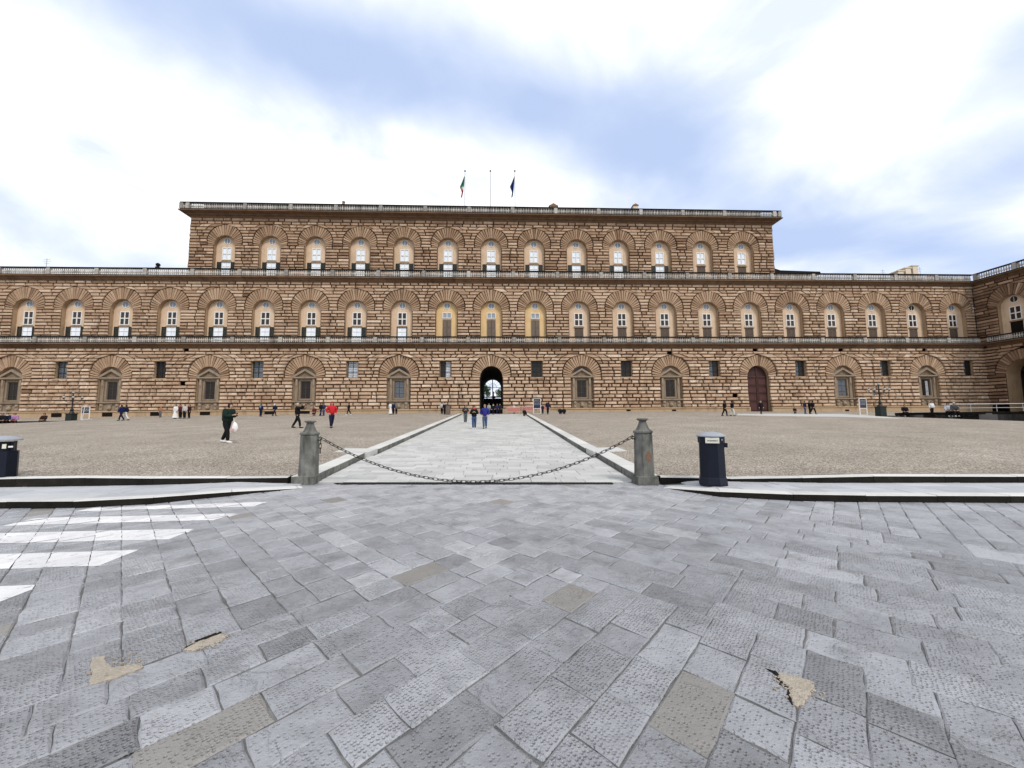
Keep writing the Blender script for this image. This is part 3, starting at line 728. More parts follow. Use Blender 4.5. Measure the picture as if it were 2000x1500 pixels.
# upper block: quoin stones on the two free corners
qs = MB()
for sx, x in ((-1, -52.85), (1, 52.6)):
    for z0, z1 in zip(fz2, fz2[1:]):
        l = R(.05, .16)
        xa_, xb_ = (x-l, x+.02) if sx < 0 else (x-.02, x+l)
        qs.box(xa_, xb_, 1.9+R(-.04, .04), 3.4, z0+.04, z1-.04, R(.1, .6))
qs.build('corner_blocks', 'ashlar', palace, kind='stuff')

# ---- arch fillings of the upper storeys
def panel_mesh(A, hw, zt, name, material='plaster'):
    m = MB(); w_, zs, zb = A['w'], A['zs'], A['zb']
    arc = arch_pts(w_, zs, 32)
    right = [(hw, zb), (w_, zb)]+[p for p in arc if p[0] > hw]
    zc_ = zs+sqrt(w_*w_-hw*hw); right.append((hw, zc_)); m.prism(right, 0, .1, .55)
    m.prism([(-a, z) for a, z in reversed(right)], 0, .1, .5)
    m.prism([(-hw, zt), (hw, zt), (hw, zc_)]+[p for p in arc if abs(p[0]) <= hw]+[(-hw, zc_)], 0, .1, .6)
    return m.mesh(name, material)
def frame_boxes(m, x0, x1, z0, z1, t, y0, y1, nx=1, nz=1, tt=None, tint=.5):
    tt = tt or t
    m.box(x0, x0+t, y0, y1, z0, z1, tint); m.box(x1-t, x1, y0, y1, z0, z1, tint); m.box(x0+t, x1-t, y0, y1, z0, z0+t, tint); m.box(x0+t, x1-t, y0, y1, z1-t, z1, tint)
    for i in range(1, nx):
        xc = x0+(x1-x0)*i/nx; m.box(xc-tt/2, xc+tt/2, y0+.004, y1-.004, z0+t, z1-t, tint)
    for i in range(1, nz):
        zc = z0+(z1-z0)*i/nz; m.box(x0+t, x1-t, y0+.008, y1-.008, zc-tt/2, zc+tt/2, tint)
    return m
def pane_mesh(x0, x1, z0, z1, y, tint, material): return MB().box(x0, x1, y, y+.02, z0, z1, tint).mesh('pane', material)
def oculus(z, r, bars=True):
    m = MB(); n = 20
    ringv = [(rr_*cos(2*pi*k/n), y_, z+rr_*sin(2*pi*k/n)) for rr_, y_ in ((r, .0), (r, -.05), (r-.09, -.05), (r-.09, .0)) for k in range(n)]
    m.add(ringv, [(i*n+k, i*n+(k+1) % n, (i+1)*n+(k+1) % n, (i+1)*n+k) for i in range(3) for k in range(n)], .5)
    if bars: m.box(-.03, .03, -.04, -.012, z-r+.08, z+r-.08)
    g = MB().prism([((r-.06)*cos(2*pi*k/n), z+(r-.06)*sin(2*pi*k/n)) for k in range(n)], -.012, -.002, .5)
    return m, g
def shutter(x0, x1, z0, z1, name, material, y0=-.09, y1=-.03, tint=.5):
    m = MB(); frame_boxes(m, x0, x1, z0, z1, .08, y0, y1, 1, 2, tint=tint)
    n = int((z1-z0)/.16)
    for i in range(n):
        z = z0+.08+(z1-z0-.16)*(i+.5)/n; m.box(x0+.08, x1-.08, y0+.015, y1-.005, z-.06, z+.05, tint)
    return m.mesh(name, material)
def storey_windows(A, yw, zlo, lint, zc0, zc1, zo, us, kinds, rz=0, parent=palace, posfn=None, rec=.62):
    rv = reveal_mesh(A['w'], A['zb'], A['zs'], rec); hw = .80
    pan = {'plaster': panel_mesh(A, hw, zc1, 'arch_infill'), 'yellow': panel_mesh(A, hw, zc1, 'arch_infill', 'plaster_yellow')}
    om, og = oculus(zo, .60); ocm = om.mesh('oculus', 'white_paint'); ogm = {k: og.mesh('pane', k) for k in ('glass_grey', 'glass_dark')}
    lin = MB().box(-hw, hw, .0, .12, lint, zc0, .5).box(-hw-.12, hw+.12, -.12, -.002, lint-.02, lint+.13, .3).mesh('lintel', 'trim_stone')
    cross = frame_boxes(MB(), -hw, hw, zc0, zc1, .14, -.05, .06, 2, 2, .17).mesh('window', 'white_paint')
    cw = {}
    for k in ('glass_dark', 'glass_grey', 'glass_bright'):
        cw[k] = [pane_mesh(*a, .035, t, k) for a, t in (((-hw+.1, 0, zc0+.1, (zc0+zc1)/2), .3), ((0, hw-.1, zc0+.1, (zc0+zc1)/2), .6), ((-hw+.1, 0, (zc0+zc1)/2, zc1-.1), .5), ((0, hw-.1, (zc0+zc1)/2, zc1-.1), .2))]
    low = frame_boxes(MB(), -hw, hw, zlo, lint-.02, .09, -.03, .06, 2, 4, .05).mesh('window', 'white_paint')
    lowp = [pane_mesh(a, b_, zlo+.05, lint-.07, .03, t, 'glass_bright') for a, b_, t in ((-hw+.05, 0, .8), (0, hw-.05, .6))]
    shO = [shutter(-hw-.76, -hw-.02, zlo, lint-.02, 'shutter', 'shutter_green'), shutter(hw+.02, hw+.76, zlo, lint-.02, 'shutter', 'shutter_green')]
    shC = {k: [shutter(-hw+.03, -.02, zlo, lint-.02, 'shutter', k, .0, .06), shutter(.02, hw-.03, zlo, lint-.02, 'shutter', k, .0, .06)] for k in ('shutter_brown', 'shutter_green')}
    dark_low = frame_boxes(MB(), -hw-.1, hw+.1, zlo, lint+.05, .14, -.1, .06, 1, 1).mesh('window', 'shutter_green')
    tall = frame_boxes(MB(), -hw-.02, hw+.02, zlo, 18.85, .10, -.04, .06, 1, 1, tint=.9).mesh('door', 'trim_stone')
    tl = []
    for s_ in (-1, 1):
        m = MB(); x0, x1 = sorted((s_*.02, s_*(hw-.09))); m.box(x0, x1, .0, .05, zlo, 18.75, .5)
        for z0, z1 in ((zlo+.3, 15.7), (15.95, 17.2), (17.4, 18.6)): m.box(x0+.12, x1-.12, -.03, -.001, z0, z1, .7)
        tl.append(m.mesh('door_leaf', 'door_brown'))
    trans = frame_boxes(MB(), -hw, hw, 19.05, zc1, .12, -.05, .06, 2, 1, .12).mesh('window', 'white_paint')
    trp = [pane_mesh(a, b_, 19.1, zc1-.05, .035, .9, 'glass_grey') for a, b_ in ((-hw+.08, 0), (0, hw-.08))]
    lin2 = MB().box(-hw, hw, .0, .12, 18.85, 19.05).mesh('lintel', 'trim_stone')
    for u, k in zip(us, kinds):
        P = posfn(u) if posfn else (u*BAY, yw+rec, 0)
        P0 = posfn(u, True) if posfn else (u*BAY, yw, 0)
        link('reveal', rv, parent, P0, rz); link('arch_infill', pan['yellow' if k.get('tall') else 'plaster'], parent, P, rz)
        oc = link('oculus', ocm, parent, P, rz); link('pane', ogm['glass_dark' if k.get('od') else 'glass_grey'], oc)
        if k.get('tall'):
            link('lintel', lin2, parent, P, rz)
            dd = link('door', tall, parent, P, rz); [link('door_leaf', a, dd) for a in tl]
            tt_ = link('window', trans, parent, P, rz); [link('pane', a, tt_) for a in trp]
            continue
        link('lintel', lin, parent, P, rz)
        c = link('window', cross, parent, P, rz); [link('pane', a, c) for a in cw[k['cross']]]
        if k['low'] == 'open':
            o = link('window', low, parent, P, rz); [link('pane', a, o) for a in lowp]; [link('shutter', a, o) for a in shO]
        elif k['low'] == 'bright':
            o = link('window', low, parent, P, rz); [link('pane', a, o) for a in lowp]; link('outer_frame', dark_low, o)
        elif k['low'] == 'void':
            o = link('window', low, parent, P, rz); link('pane', pane_mesh(-hw, hw, zlo, lint, -.034, .3, 'void'), o)
        else: [link('shutter', a, parent, P, rz) for a in shC[k['low']]]
def k1(u):
    if u < -2: return dict(cross='glass_dark', low='open')
    if u == -2: return dict(cross='glass_dark', low='bright')
    if u <= 1: return dict(tall=1)
    return dict(cross='glass_dark', low='shutter_brown', od=(u == 10))
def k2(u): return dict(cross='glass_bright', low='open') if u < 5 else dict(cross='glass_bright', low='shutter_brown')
storey_windows(A1, Y1, 14.3, 17.45, 17.72, 20.1, 21.3, F1, [k1(u) for u in F1])
storey_windows(A2, Y2, 26.1, 29.35, 29.72, 32.0, 33.15, F2, [k2(u) for u in F2])
storey_windows(A1, 0, 14.3, 17.45, 17.72, 20.1, 21.3, (4.15, 11.95), [dict(cross='glass_dark', low='void', od=1)]*2, rz=-pi/2, parent=wing,
               posfn=lambda a, front=False: (.4+(0 if front else .62), -a, 0))
rvw = reveal_mesh(AW0['w'], 1.0, AW0['zs'], 2.6); link('reveal', rvw, wing, (0, -5.2, 0), -pi/2)

# ---- ground storey: aedicule windows, square windows, doors
rec0 = .42
rv0 = reveal_mesh(A0['w'], 2.3, A0['zs'], rec0)
def aedicule():
    kids = []
    # wall that fills the arch, with a hole for the window
    m = MB(); hw, z0, z1 = .82, 4.72, 7.9
    arc = arch_pts(1.9, 8.45, 24)
    m.box(-1.9, -hw, 0, .12, 2.4, 8.45, .5); m.box(hw, 1.9, 0, .12, 2.4, 8.45, .5); m.box(-hw, hw, 0, .12, 2.4, z0, .5); m.box(-hw, hw, 0, .12, z1, 8.45, .45)
    m.prism(arc, 0, .12, .55)
    infill = m.mesh('arch_infill', 'grey_plaster')
    s_ = MB()       # surround: architrave, entablature
    frame_boxes(s_, -hw-.3, hw+.3, z0-.02, z1+.32, .28, -.12, -.001, tint=.5)
    s_.box(-1.62, -1.18, -.26, -.002, 4.62, 8.2, .62); s_.box(1.18, 1.62, -.26, -.002, 4.62, 8.2, .62)
    s_.box(-1.85, 1.85, -.36, -.002, 8.25, 8.42, .6); s_.box(-1.95, 1.95, -.52, -.002, 8.42, 8.62, .75)
    surround = s_.mesh('window_surround', 'surround_stone')
    p = MB(); p.prism([(-1.6, 8.66), (1.6, 8.66), (0, 9.62)], -.2, -.01, .35)
    for sg in (-1, 1): p.prism([(sg*2.0, 8.62), (sg*1.62, 8.64), (0, 9.62), (0, 9.98), (sg*1.9, 8.86)], -.52, -.012, .7)
    ped = p.mesh('pediment', 'surround_stone')
    si = MB().box(-1.98, 1.98, -.52, .0, 4.42, 4.60, .7).box(-1.88, 1.88, -.42, -.001, 4.3, 4.42, .5).mesh('sill', 'surround_stone')
    pd = MB().box(-1.72, 1.72, -.22, -.002, 3.05, 4.3, .55).box(-1.85, 1.85, -.42, -.001, 2.5, 3.05, .72).mesh('parapet', 'surround_stone')
    vol = MB()
    for x in (-1.25, 1.25):
        vol.prism([(x-.2, 3.1), (x+.2, 3.1), (x+.28, 4.2), (x-.28, 4.2)], -.40, -.221, .7)
        vol.ball((x, -.42, 3.35), .19, 8, 6, .7, 0, (1, .6, 1)); vol.ball((x, -.42, 4.0), .25, 8, 6, .7, 0, (1, .6, 1))
    vol.ball((0, -.34, 3.62), .36, 10, 8, .62, 0, (1, .6, 1.1)); vol.ball((0, -.52, 3.5), .17, 8, 6, .62); vol.box(-.45, .45, -.34, -.221, 4.0, 4.18, .6)
    volm = vol.mesh('carved_brackets', 'surround_stone')
    con = MB().box(-.13, .13, -.36, -.262, 7.25, 8.24, .85).box(-.11, .11, -.32, -.262, 6.95, 7.25, .6).mesh('console', 'surround_stone')
    sash = frame_boxes(MB(), -hw, hw, z0, z1, .09, .03, .1, 2, 3, .05).mesh('window', 'shutter_brown')
    g = MB()
    for i in range(1, 9): x = -hw+2*hw*i/9; g.box(x-.013, x+.013, -.02, .004, z0, z1)
    for i in range(1, 12): z = z0+(z1-z0)*i/12; g.box(-hw, hw, -.016, -.001, z-.012, z+.012)
    gm = g.mesh('grille', 'iron')
    return infill, surround, ped, si, pd, volm, con, sash, gm
ae = aedicule(); pn = {k: pane_mesh(-.8, .8, 4.75, 7.87, .08, .5, k) for k in ('glass_dark', 'glass_grey')}
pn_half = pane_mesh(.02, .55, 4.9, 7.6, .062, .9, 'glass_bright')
def add_aedicule(u, parent, loc, rz=0):
    link('reveal', rv0, parent, loc, rz)
    L2 = (loc[0], loc[1]+rec0, 0)
    inf = link('arch_infill', ae[0], parent, L2, rz)
    if u in (-2, 2): MB().prism(arch_pts(1.5, 8.75, 16), -.03, -.005, .3).build('lunette', 'glass_dark', inf)
    su = link('window_surround', ae[1], parent, L2, rz); link('pediment', ae[2], su); link('console', ae[6], su, (-1.4, 0, 0)); link('console', ae[6], su, (1.4, 0, 0))
    si = link('parapet', ae[4], parent, L2, rz); link('sill', ae[3], si); link('carved_brackets', ae[5], si)
    wn = link('window', ae[7], parent, L2, rz); link('pane', pn['glass_grey' if u in (-2, 8) else 'glass_dark'], wn); link('grille', ae[8], wn)
    if u == 10: link('pane', pn_half, wn)
for u in G_ARCH:
    if u not in (0, 6): add_aedicule(u, palace, (u*BAY, 0, 0))
sqf = frame_boxes(MB(), -.9, .9, 8.42, 11.28, .1, .30, .40, 2, 3, .06).mesh('window', 'shutter_green')
sqr = MB()
for a in ((-.93, -.90, -.02, .5, 8.4, 11.3), (.90, .93, -.02, .5, 8.4, 11.3), (-.93, .93, -.02, .5, 11.26, 11.32), (-.93, .93, -.06, .5, 8.36, 8.44)): sqr.box(*a, .5)
sqr.box(-1.25, 1.25, -.30, -.02, 11.27, 11.5, .75); sqr.box(-1.15, 1.15, -.28, -.02, 8.2, 8.40, .75)
sqr = sqr.mesh('window_reveal', 'trim_stone')
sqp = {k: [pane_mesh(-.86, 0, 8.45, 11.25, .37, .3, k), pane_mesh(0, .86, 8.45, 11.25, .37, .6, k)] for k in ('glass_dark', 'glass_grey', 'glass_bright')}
sqg = MB()
for i in range(1, 8): x = -.86+1.72*i/8; sqg.box(x-.014, x+.014, .18, .21, 8.44, 11.27)
for i in range(1, 8): z = 8.44+2.83*i/8; sqg.box(-.9, .9, .185, .205, z-.014, z+.014)
sqg = sqg.mesh('grille', 'iron')
for u in SQ:
    P = (u*BAY, 0, 0); rv = link('window_reveal', sqr, palace, P); wn = link('window', sqf, palace, P)
    k = {-9: ('glass_grey', 'glass_grey'), -3: ('glass_bright', 'glass_bright'), -1: ('glass_dark', 'glass_bright'), -5: ('glass_grey', 'glass_grey')}.get(u, ('glass_dark', 'glass_dark') if u < 4 else ('glass_grey', 'glass_dark'))
    link('pane', sqp[k[0]][0], wn); link('pane', sqp[k[1]][1], wn); link('grille', sqg, wn)
for op in hole_ops:
    x0, x1, z0, z1 = op['x0'], op['x1'], op['z0'], op['z1']
    m = MB(); m.add([(x0, .5, z0), (x1, .5, z0), (x1, .5, z1), (x0, .5, z1), (x0, 0, z0), (x1, 0, z0), (x1, 0, z1), (x0, 0, z1)], [(0, 1, 2, 3), (0, 1, 5, 4), (1, 2, 6, 5), (2, 3, 7, 6), (3, 0, 4, 7)], .5)
    m.build('wall_opening', 'void', palace)
# brown double door (u = 6)
P6 = (6*BAY, .45, 0); link('reveal', reveal_mesh(1.9, 2.0, 8.45, .45), palace, (6*BAY, 0, 0))
dm = MB(); dm.prism([(1.9, 2.0)]+arch_pts(1.9, 8.45, 24)+[(-1.9, 2.0)], .06, .14, .3)
dm.box(-.06, .06, -.05, .059, 2.1, 10.3, .6); dm.box(-1.88, 1.88, -.05, .058, 8.3, 8.55, .7)
dro = dm.build('door', 'door_red', palace, loc=P6)
for s_ in (-1, 1):
    lf = MB(); x0, x1 = sorted((s_*.1, s_*1.84))
    for z0, z1 in ((2.35, 3.9), (4.15, 5.3), (5.55, 6.6), (6.85, 8.1)):
        lf.box(x0+.04, x1-.04, .0, .059, z0, z1, .45); lf.box(x0+.22, x1-.22, -.04, -.001, z0+.2, z1-.2, .75)
    lf.build('door_leaf', 'door_red', dro)
# plinth bench along the base, with vents
pln = MB()
for xa_, xb_ in ((XA, -1.95-3*0-2.0), (1.95+2.0, 6*BAY-2.2), (6*BAY+2.2, 89.0)):
    pln.box(xa_, xb_, -.45, .05, .5, 2.92, .75); pln.box(xa_-.03, xb_+.03, -.56, .04, 2.92, 3.09, .9)
pln.box(-3.95, -1.92, -.3, .05, .5, 3.09, .7); pln.box(1.92, 3.95, -.3, .05, .5, 3.09, .7); pln.box(6*BAY-2.2, 6*BAY-1.95, -.5, .05, .5, 3.09, .7); pln.box(6*BAY+1.95, 6*BAY+2.2, -.5, .05, .5, 3.09, .7)
pln.build('plinth', 'trim_stone', palace)
vt = MB().box(-.8, .8, -.48, -.451, 0, .62).mesh('vent', 'void')
for px_, py_ in ((209, 813), (303, 812), (450, 811), (400, 811), (526, 810), (110, 811), (595, 810.5), (1228, 808), (1317, 808), (1655, 806)):
    p = on_fac(px_, py_, -.47); sc_ = 1 if px_ < 1000 else .45
    link('vent', vt, palace, (p.x, 0, max(p.z-.3, plaza_z(p.x, -1)+.08))).scale = (sc_, 1, sc_)

# ---- cornices and balustrades
def profile_run(parent, T, xa, xb, prof, material, name, tint=.5):
    m = MB(); n = len(prof)
    k = max(1, int(abs(xb-xa)/6))
    for s_ in range(k):
        a, b_ = xa+(xb-xa)*s_/k, xa+(xb-xa)*(s_+1)/k
        V = [T(a, d, z) for d, z in prof]+[T(b_, d, z) for d, z in prof]
        F = [(i, i+1, i+1+n, i+n) for i in range(n-1)]
        if s_ == 0: F.append(tuple(range(n)))
        if s_ == k-1: F.append(tuple(range(2*n-1, n-1, -1)))
        m.add(V, F, R(.35, .65)+tint-.5)
    return m.build(name, material, parent)
bal_prof = [(.10, 0), (.10, .06), (.055, .10), (.06, .16), (.115, .30), (.10, .42), (.055, .62), (.05, .72), (.09, .76), (.09, .82)]
def balustrade(parent, T, xa, xb, z0, h, posts, d=0.0, step=.32, base_h=.16, rail_h=.17):
    profile_run(parent, T, xa, xb, [(d+.2, z0), (d-.2, z0), (d-.2, z0+base_h), (d+.2, z0+base_h)], 'black_crust', 'plinth_course', .7)
    profile_run(parent, T, xa, xb, [(d+.2, z0+h-rail_h), (d-.18, z0+h-rail_h), (d-.25, z0+h-rail_h+.05), (d-.25, z0+h), (d+.2, z0+h), (d+.2, z0+h-rail_h)], 'black_crust', 'rail', .55)
    hb = h-base_h-rail_h; bm = MB(); pr = [(r*1.25, z*hb/.82) for r, z in bal_prof]
    ps_ = [xa]+[p for p in posts if xa+.5 < p < xb-.5]+[xb]
    for p in posts:
        if xa-.01 <= p <= xb+.01:
            q = MB(); c = T(p, d, 0); q.box(c[0]-.3, c[0]+.3, c[1]-.24, c[1]+.24, z0+base_h-.02, z0+h-rail_h+.02, R(.35, .8)); q.build('post', 'pale_stone', parent)
    for a, b_ in zip(ps_, ps_[1:]):
        n = max(1, int((b_-a-.6)/step))
        for i in range(n):
            x = a+.3+(b_-a-.6)*(i+.5)/n; c = T(x, d, z0+base_h); bm.lathe(pr, 6, c, R(.6, 1.1), cap=False)
    bm.build('balusters', 'pale_stone', parent, kind='stuff')
bp = [(u+.5)*BAY for u in range(-13, 12)]
# string course and balcony 1
profile_run(palace, T_main(0), XA, 89.15, [(.9, 13.42), (-.06, 13.42), (-.12, 13.6), (-.3, 13.72), (-.32, 13.85), (-.62, 14.0), (-.82, 14.05), (-.82, 14.22), (.9, 14.22)], 'cornice_stone', 'cornice', .35)
balustrade(palace, T_main(0), XA, 88.4, 14.22, 1.16, bp, -.55)
profile_run(palace, T_main(0), XA, 90.6, [(1.9, 25.22), (.80, 25.22), (.72, 25.38), (.55, 25.48), (.52, 25.62), (.25, 25.75), (.05, 25.8), (.05, 25.95), (1.9, 25.95)], 'cornice_stone', 'cornice', .4)
balustrade(palace, T_main(0), XA, 89.0, 25.95, 1.36, bp, .32)
# the head cornice returns round the corners of the upper block
hp = [(0, 37.1), (-.12, 37.25), (-.2, 37.4), (-.5, 37.52), (-.55, 37.7), (-1.15, 37.85), (-1.3, 37.9), (-1.3, 38.05)]
hc = MB(); path = lambda o_: [(-52.85+o_, 22), (-52.85+o_, 1.84+o_), (52.6-o_, 1.84+o_), (52.6-o_, 22)]
n = len(hp)
for s_ in range(3):
    V = [(*path(d)[s_], z) for d, z in hp]+[(*path(d)[s_+1], z) for d, z in hp]
    hc.add(V, [(i, i+1, i+1+n, i+n) for i in range(n-1)], .35)
hc.build('head_cornice', 'cornice_stone', palace)
MB().box(-54.1, 53.85, .62, 22, 37.95, 38.08, .4).build('roof_slab', 'black_crust', palace)
MB().box(-51.6, 51.4, 3.0, 3.3, 38.08, 40.3, .3).box(-51.9, 51.7, 2.9, 9, 40.3, 40.42, .4).build('attic_wall', 'black_crust', palace)
bp2 = [(u+.5)*BAY for u in range(-7, 7)]
balustrade(palace, T_main(0), -53.9, 53.65, 38.08, 1.28, [-53.7, -52.6]+bp2[1:-1]+[52.4, 53.4], .82, step=.30)
for x in (-53.7, 53.45):
    mb = MB(); mb.box(x-.2, x+.2, 1.05, 12, 38.08, 38.2); mb.box(x-.22, x+.2, 1.05, 12, 39.2, 39.36)
    for i in range(28): mb.lathe([(r, z*.98/.82) for r, z in bal_prof], 5, (x, 1.4+i*.38, 38.2), .6, 1, cap=False)
    mb.build('side_balustrade', ['black_crust', 'pale_stone'], palace)
# wing cornices and balustrades
profile_run(wing, T_wing(WX), .6, 15.5, [(.9, 13.42), (-.06, 13.42), (-.12, 13.6), (-.3, 13.72), (-.32, 13.85), (-.62, 14.0), (-.82, 14.05), (-.82, 14.22), (.9, 14.22)], 'cornice_stone', 'cornice', .3)
balustrade(wing, T_wing(WX), .75, 15.5, 14.22, 1.16, [8.1], -.55)
profile_run(wing, T_wing(WX), -.4, 15.5, [(1.5, 25.22), (.3, 25.22), (.22, 25.38), (.05, 25.48), (.02, 25.62), (-.2, 25.75), (-.3, 25.8), (-.3, 25.95), (1.5, 25.95)], 'cornice_stone', 'cornice', .3)
balustrade(wing, T_wing(WX), -.1, 15.5, 25.95, 1.36, [.2, 5.6], -.1)
MB().tube([(88.9-WX, -.12, 3.1), (88.9-WX, -.12, 13.4)], .07, 6).build('drainpipe', 'iron', wing); MB().tube([(89.3-WX, .7, 14.3), (89.3-WX, .7, 25.2)], .07, 6).build('drainpipe', 'iron', wing)
# walkway floors
MB().box(XA, 89.1, -.4, .9, 14.10, 14.2).build('walkway', 'trim_stone', palace)

# ---- passage through the ground floor, iron gate at the far end
tn = MB(); pr = [(1.9, 1.9)]+arch_pts(1.9, 8.45, 20)+[(-1.9, 1.9)]; n = len(pr)
tn.add([(a, -.02, z) for a, z in pr]+[(a, 24.1, z) for a, z in pr], [(k, k+1, k+1+n, k+n) for k in range(n-1)], .4)
tn.build('passage_vault', 'vault', palace)
MB().box(-1.95, 1.95, -1.2, 24.2, 1.6, 2.2).build('passage_floor', 'walk_paving', palace)
gt = MB(); gt.box(-1.88, 1.88, 22.0, 22.12, 6.1, 6.35); gt.box(-.10, .10, 22.0, 22.12, 2.2, 10.3)
for i in range(-8, 9):
    if i: gt.box(i*.21-.025, i*.21+.025, 22.03, 22.09, 2.2, 6.1)
gt.box(-1.88, 1.88, 22.02, 22.10, 2.2, 5.9); gt.box(-1.88, 1.88, 22.0, 22.12, 8.3, 8.42)
for k in range(1, 8):
    a = pi*k/8; gt.tube([(.3*cos(a), 22.06, 8.4+.3*sin(a)), (1.85*cos(a), 22.06, 8.4+1.85*sin(a))], .02, 5)
gt.tube([(.9*cos(pi*k/12), 22.06, 8.4+.9*sin(pi*k/12)) for k in range(13)], .03, 5)
gt.build('gate', 'iron', palace)
# what shows beyond the gate: court floor, garden terrace wall with niche, trees
MB().slab([(-25, 24.2), (25, 24.2), (25, 62), (-25, 62)], 1.6, 2.15).build('courtyard_floor', 'walk_paving', kind='structure')
gw = empty('garden_terrace', (0, 58, 2.15)); tag(gw, 'pale garden terrace wall with balustrade seen through the entrance gate', 'wall')
tw = MB().box(-14, 14, 0, 4, -.2, 3.9, .6).box(-14, 14, -.2, .3, 3.9, 4.2, .8); tw.build('wall', 'pale_stone', gw)
tb = MB()
for i in range(40): tb.lathe([(r, z) for r, z in bal_prof], 6, (-6+i*.31, .05, 4.2), .8, cap=False)
tb.box(-14, 14, -.15, .25, 5.0, 5.2, .8); tb.build('balusters', 'pale_stone', gw, kind='stuff')
fb = MB().lathe([(1.1, 4.2), (.9, 4.6), (.3, 4.8), (.25, 5.6), (1.0, 6.1), (.95, 6.3), (.2, 6.4), (.16, 7.2), (.3, 7.4), (.05, 8.0)], 14, (0, 2.2, 0), .5); fb.build('fountain', 'mossy_stone', gw)
def tree(name, loc, h, cr, label, n=2200):
    t = empty(name, loc); tag(t, label, 'tree', 'trees beyond the gate')
    tr = MB().tube([(0, 0, 0), (.1, 0, h*.3), (0, .1, h*.6), (.1, 0, h*.85)], [.22, .18, .12, .04], 7)
    for i in range(6):
        a = R(0, 6.28); z = h*R(.35, .7); tr.tube([(0, 0, z), (cr*.4*cos(a), cr*.4*sin(a), z+h*.1), (cr*.7*cos(a), cr*.7*sin(a), z+h*.2)], [.08, .05, .02], 5)
    tr.build('trunk', 'bark', t)
    cl_ = MB(); cs = [(Vector((R(-1, 1)*cr*.6, R(-1, 1)*cr*.6, h*R(.5, .92))), cr*R(.3, .5)) for _ in range(11)]
    for _ in range(n):
        c, r = random.choice(cs); d = Vector((random.gauss(0, 1), random.gauss(0, 1), random.gauss(0, 1))).normalized()*r*R(.4, 1)**.5; p = c+d
        a = Vector((R(-1, 1), R(-1, 1), R(-1, 1))).normalized()*.16; b_ = Vector((R(-1, 1), R(-1, 1), R(-1, 1))).normalized()*.12
        cl_.add([p-a, p+b_, p+a, p-b_], [(0, 1, 2, 3)], R(0, 1))
    cl_.build('crown', 'leaf', t)
tree('tree', (-2.4, 65, 5.8), 6.8, 2.6, 'dark green tree left of the fountain beyond the entrance gate')
tree('tree', (2.5, 66, 5.8), 6.0, 2.5, 'dark green tree right of the fountain beyond the entrance gate')
MB().slab([(-25, 62), (25, 62), (25, 90), (-25, 90)], 2.0, 5.85).build('garden_ground', 'bare_ground', kind='structure')

# ------------------------------------------------------------------ things on the roofs
def flagpole(px_, kind, label):
    p = on_fac(px_, 400, 5.0); z0 = 38.08; top = on_fac(px_, 335, 5.0).z
    e = empty('flagpole', (p.x, 5.0, z0)); tag(e, label, 'flagpole', 'flagpoles on the palace roof')
    h = top-z0; MB().tube([(0, 0, 0), (0, 0, h*.6), (0, 0, h)], [.09, .07, .05], 8).build('pole', 'pole_grey', e)
    MB().ball((0, 0, h+.1), .17, 10, 6).build('finial', 'iron', e)
    if kind:
        cols = {'it': [(.02, .22, .12), (.75, .74, .72), (.45, .03, .04)], 'eu': [(.012, .03, .22), (.012, .03, .20), (.04, .06, .12)]}[kind]
        n = 14; hang = 4.3; top_ = h-.9
        for s_ in range(3):       # limp folded cloth in three lengthwise bands
            V = []; F = []
            for i in range(n+1):
                v = i/n; wd = .08+.75*min(1, v/.45) if v < .45 else .83-.55*min(1, (v-.45)/.25) if v < .7 else .28
                for j in range(4):
                    u = (s_+j/3)/3; x = -.08-wd*u-v*v*.5*(1 if kind == 'it' else .8); V.append((x, .16*sin(u*13+v*2), top_-hang*v*(1-.02*u)-.25*u))
            for i in range(n):
                for j in range(3): a = i*4+j; F.append((a, a+1, a+5, a+4))
            f = MB().add(V, F).build('flag', cloth(cols[0] if (kind == 'it' and s_ < 3) else cols[s_]), e)
            if kind == 'it':
                f.data.materials.append(cloth(cols[1])); f.data.materials.append(cloth(cols[2]))
                for k, pl_ in enumerate(f.data.polygons): r_ = k//3; pl_.material_index = 0 if r_ < 7 else (2 if r_ >= 9 or s_ == 2 else 1)
flagpole(908, 'it', 'left flagpole on the palace roof with a limp green, white and red flag')
flagpole(958, None, 'bare middle flagpole on the palace roof without any flag')
flagpole(1006, 'eu', 'right flagpole on the palace roof with a limp dark blue flag')
def chimney(px_, py_, y, wd, hg, label, material='cream_wall', zbase=38.08):
    p = on_fac(px_, py_, y); e = empty('chimney', (p.x, y, zbase)); tag(e, label, 'chimney')
    h = p.z+hg-zbase
    MB().box(-wd/2, wd/2, -wd/2, wd/2, 0, h, .5).build('stack', material, e)
    MB().box(-wd*.62, wd*.62, -wd*.62, wd*.62, h, h+.14, .4).prism([(-wd*.6, h+.14), (wd*.6, h+.14), (0, h+.14+wd*.35)], -wd*.55, wd*.55, .5).build('cap', 'roof_tile', e)
chimney(1240, 406, 4, .9, .2, 'small chimney peeking above the roof balustrade, the one nearer the right end'); chimney(1080, 406, 4, 1.4, -.1, 'low broad chimney hood showing just above the roof balustrade right of the flagpoles')
def urn(px_, y, z, label, s_=1.0, material='black_crust'):
    p = on_fac(px_, 500, y); e = empty('roof_ornament', (p.x, y, z)); tag(e, label, 'ornament')
    MB().box(-.3*s_, .3*s_, -.25, .25, 0, .25*s_).build('base', material, e)
    MB().lathe([(.12*s_, .25*s_), (.36*s_, .5*s_), (.42*s_, .75*s_), (.25*s_, .95*s_), (.1*s_, 1.05*s_)], 9, (0, 0, 0), .6).build('bowl', material, e)
urn(310, .32, 27.31, 'dark lumpy stone ornament on the left balustrade of the lower roof', .85)
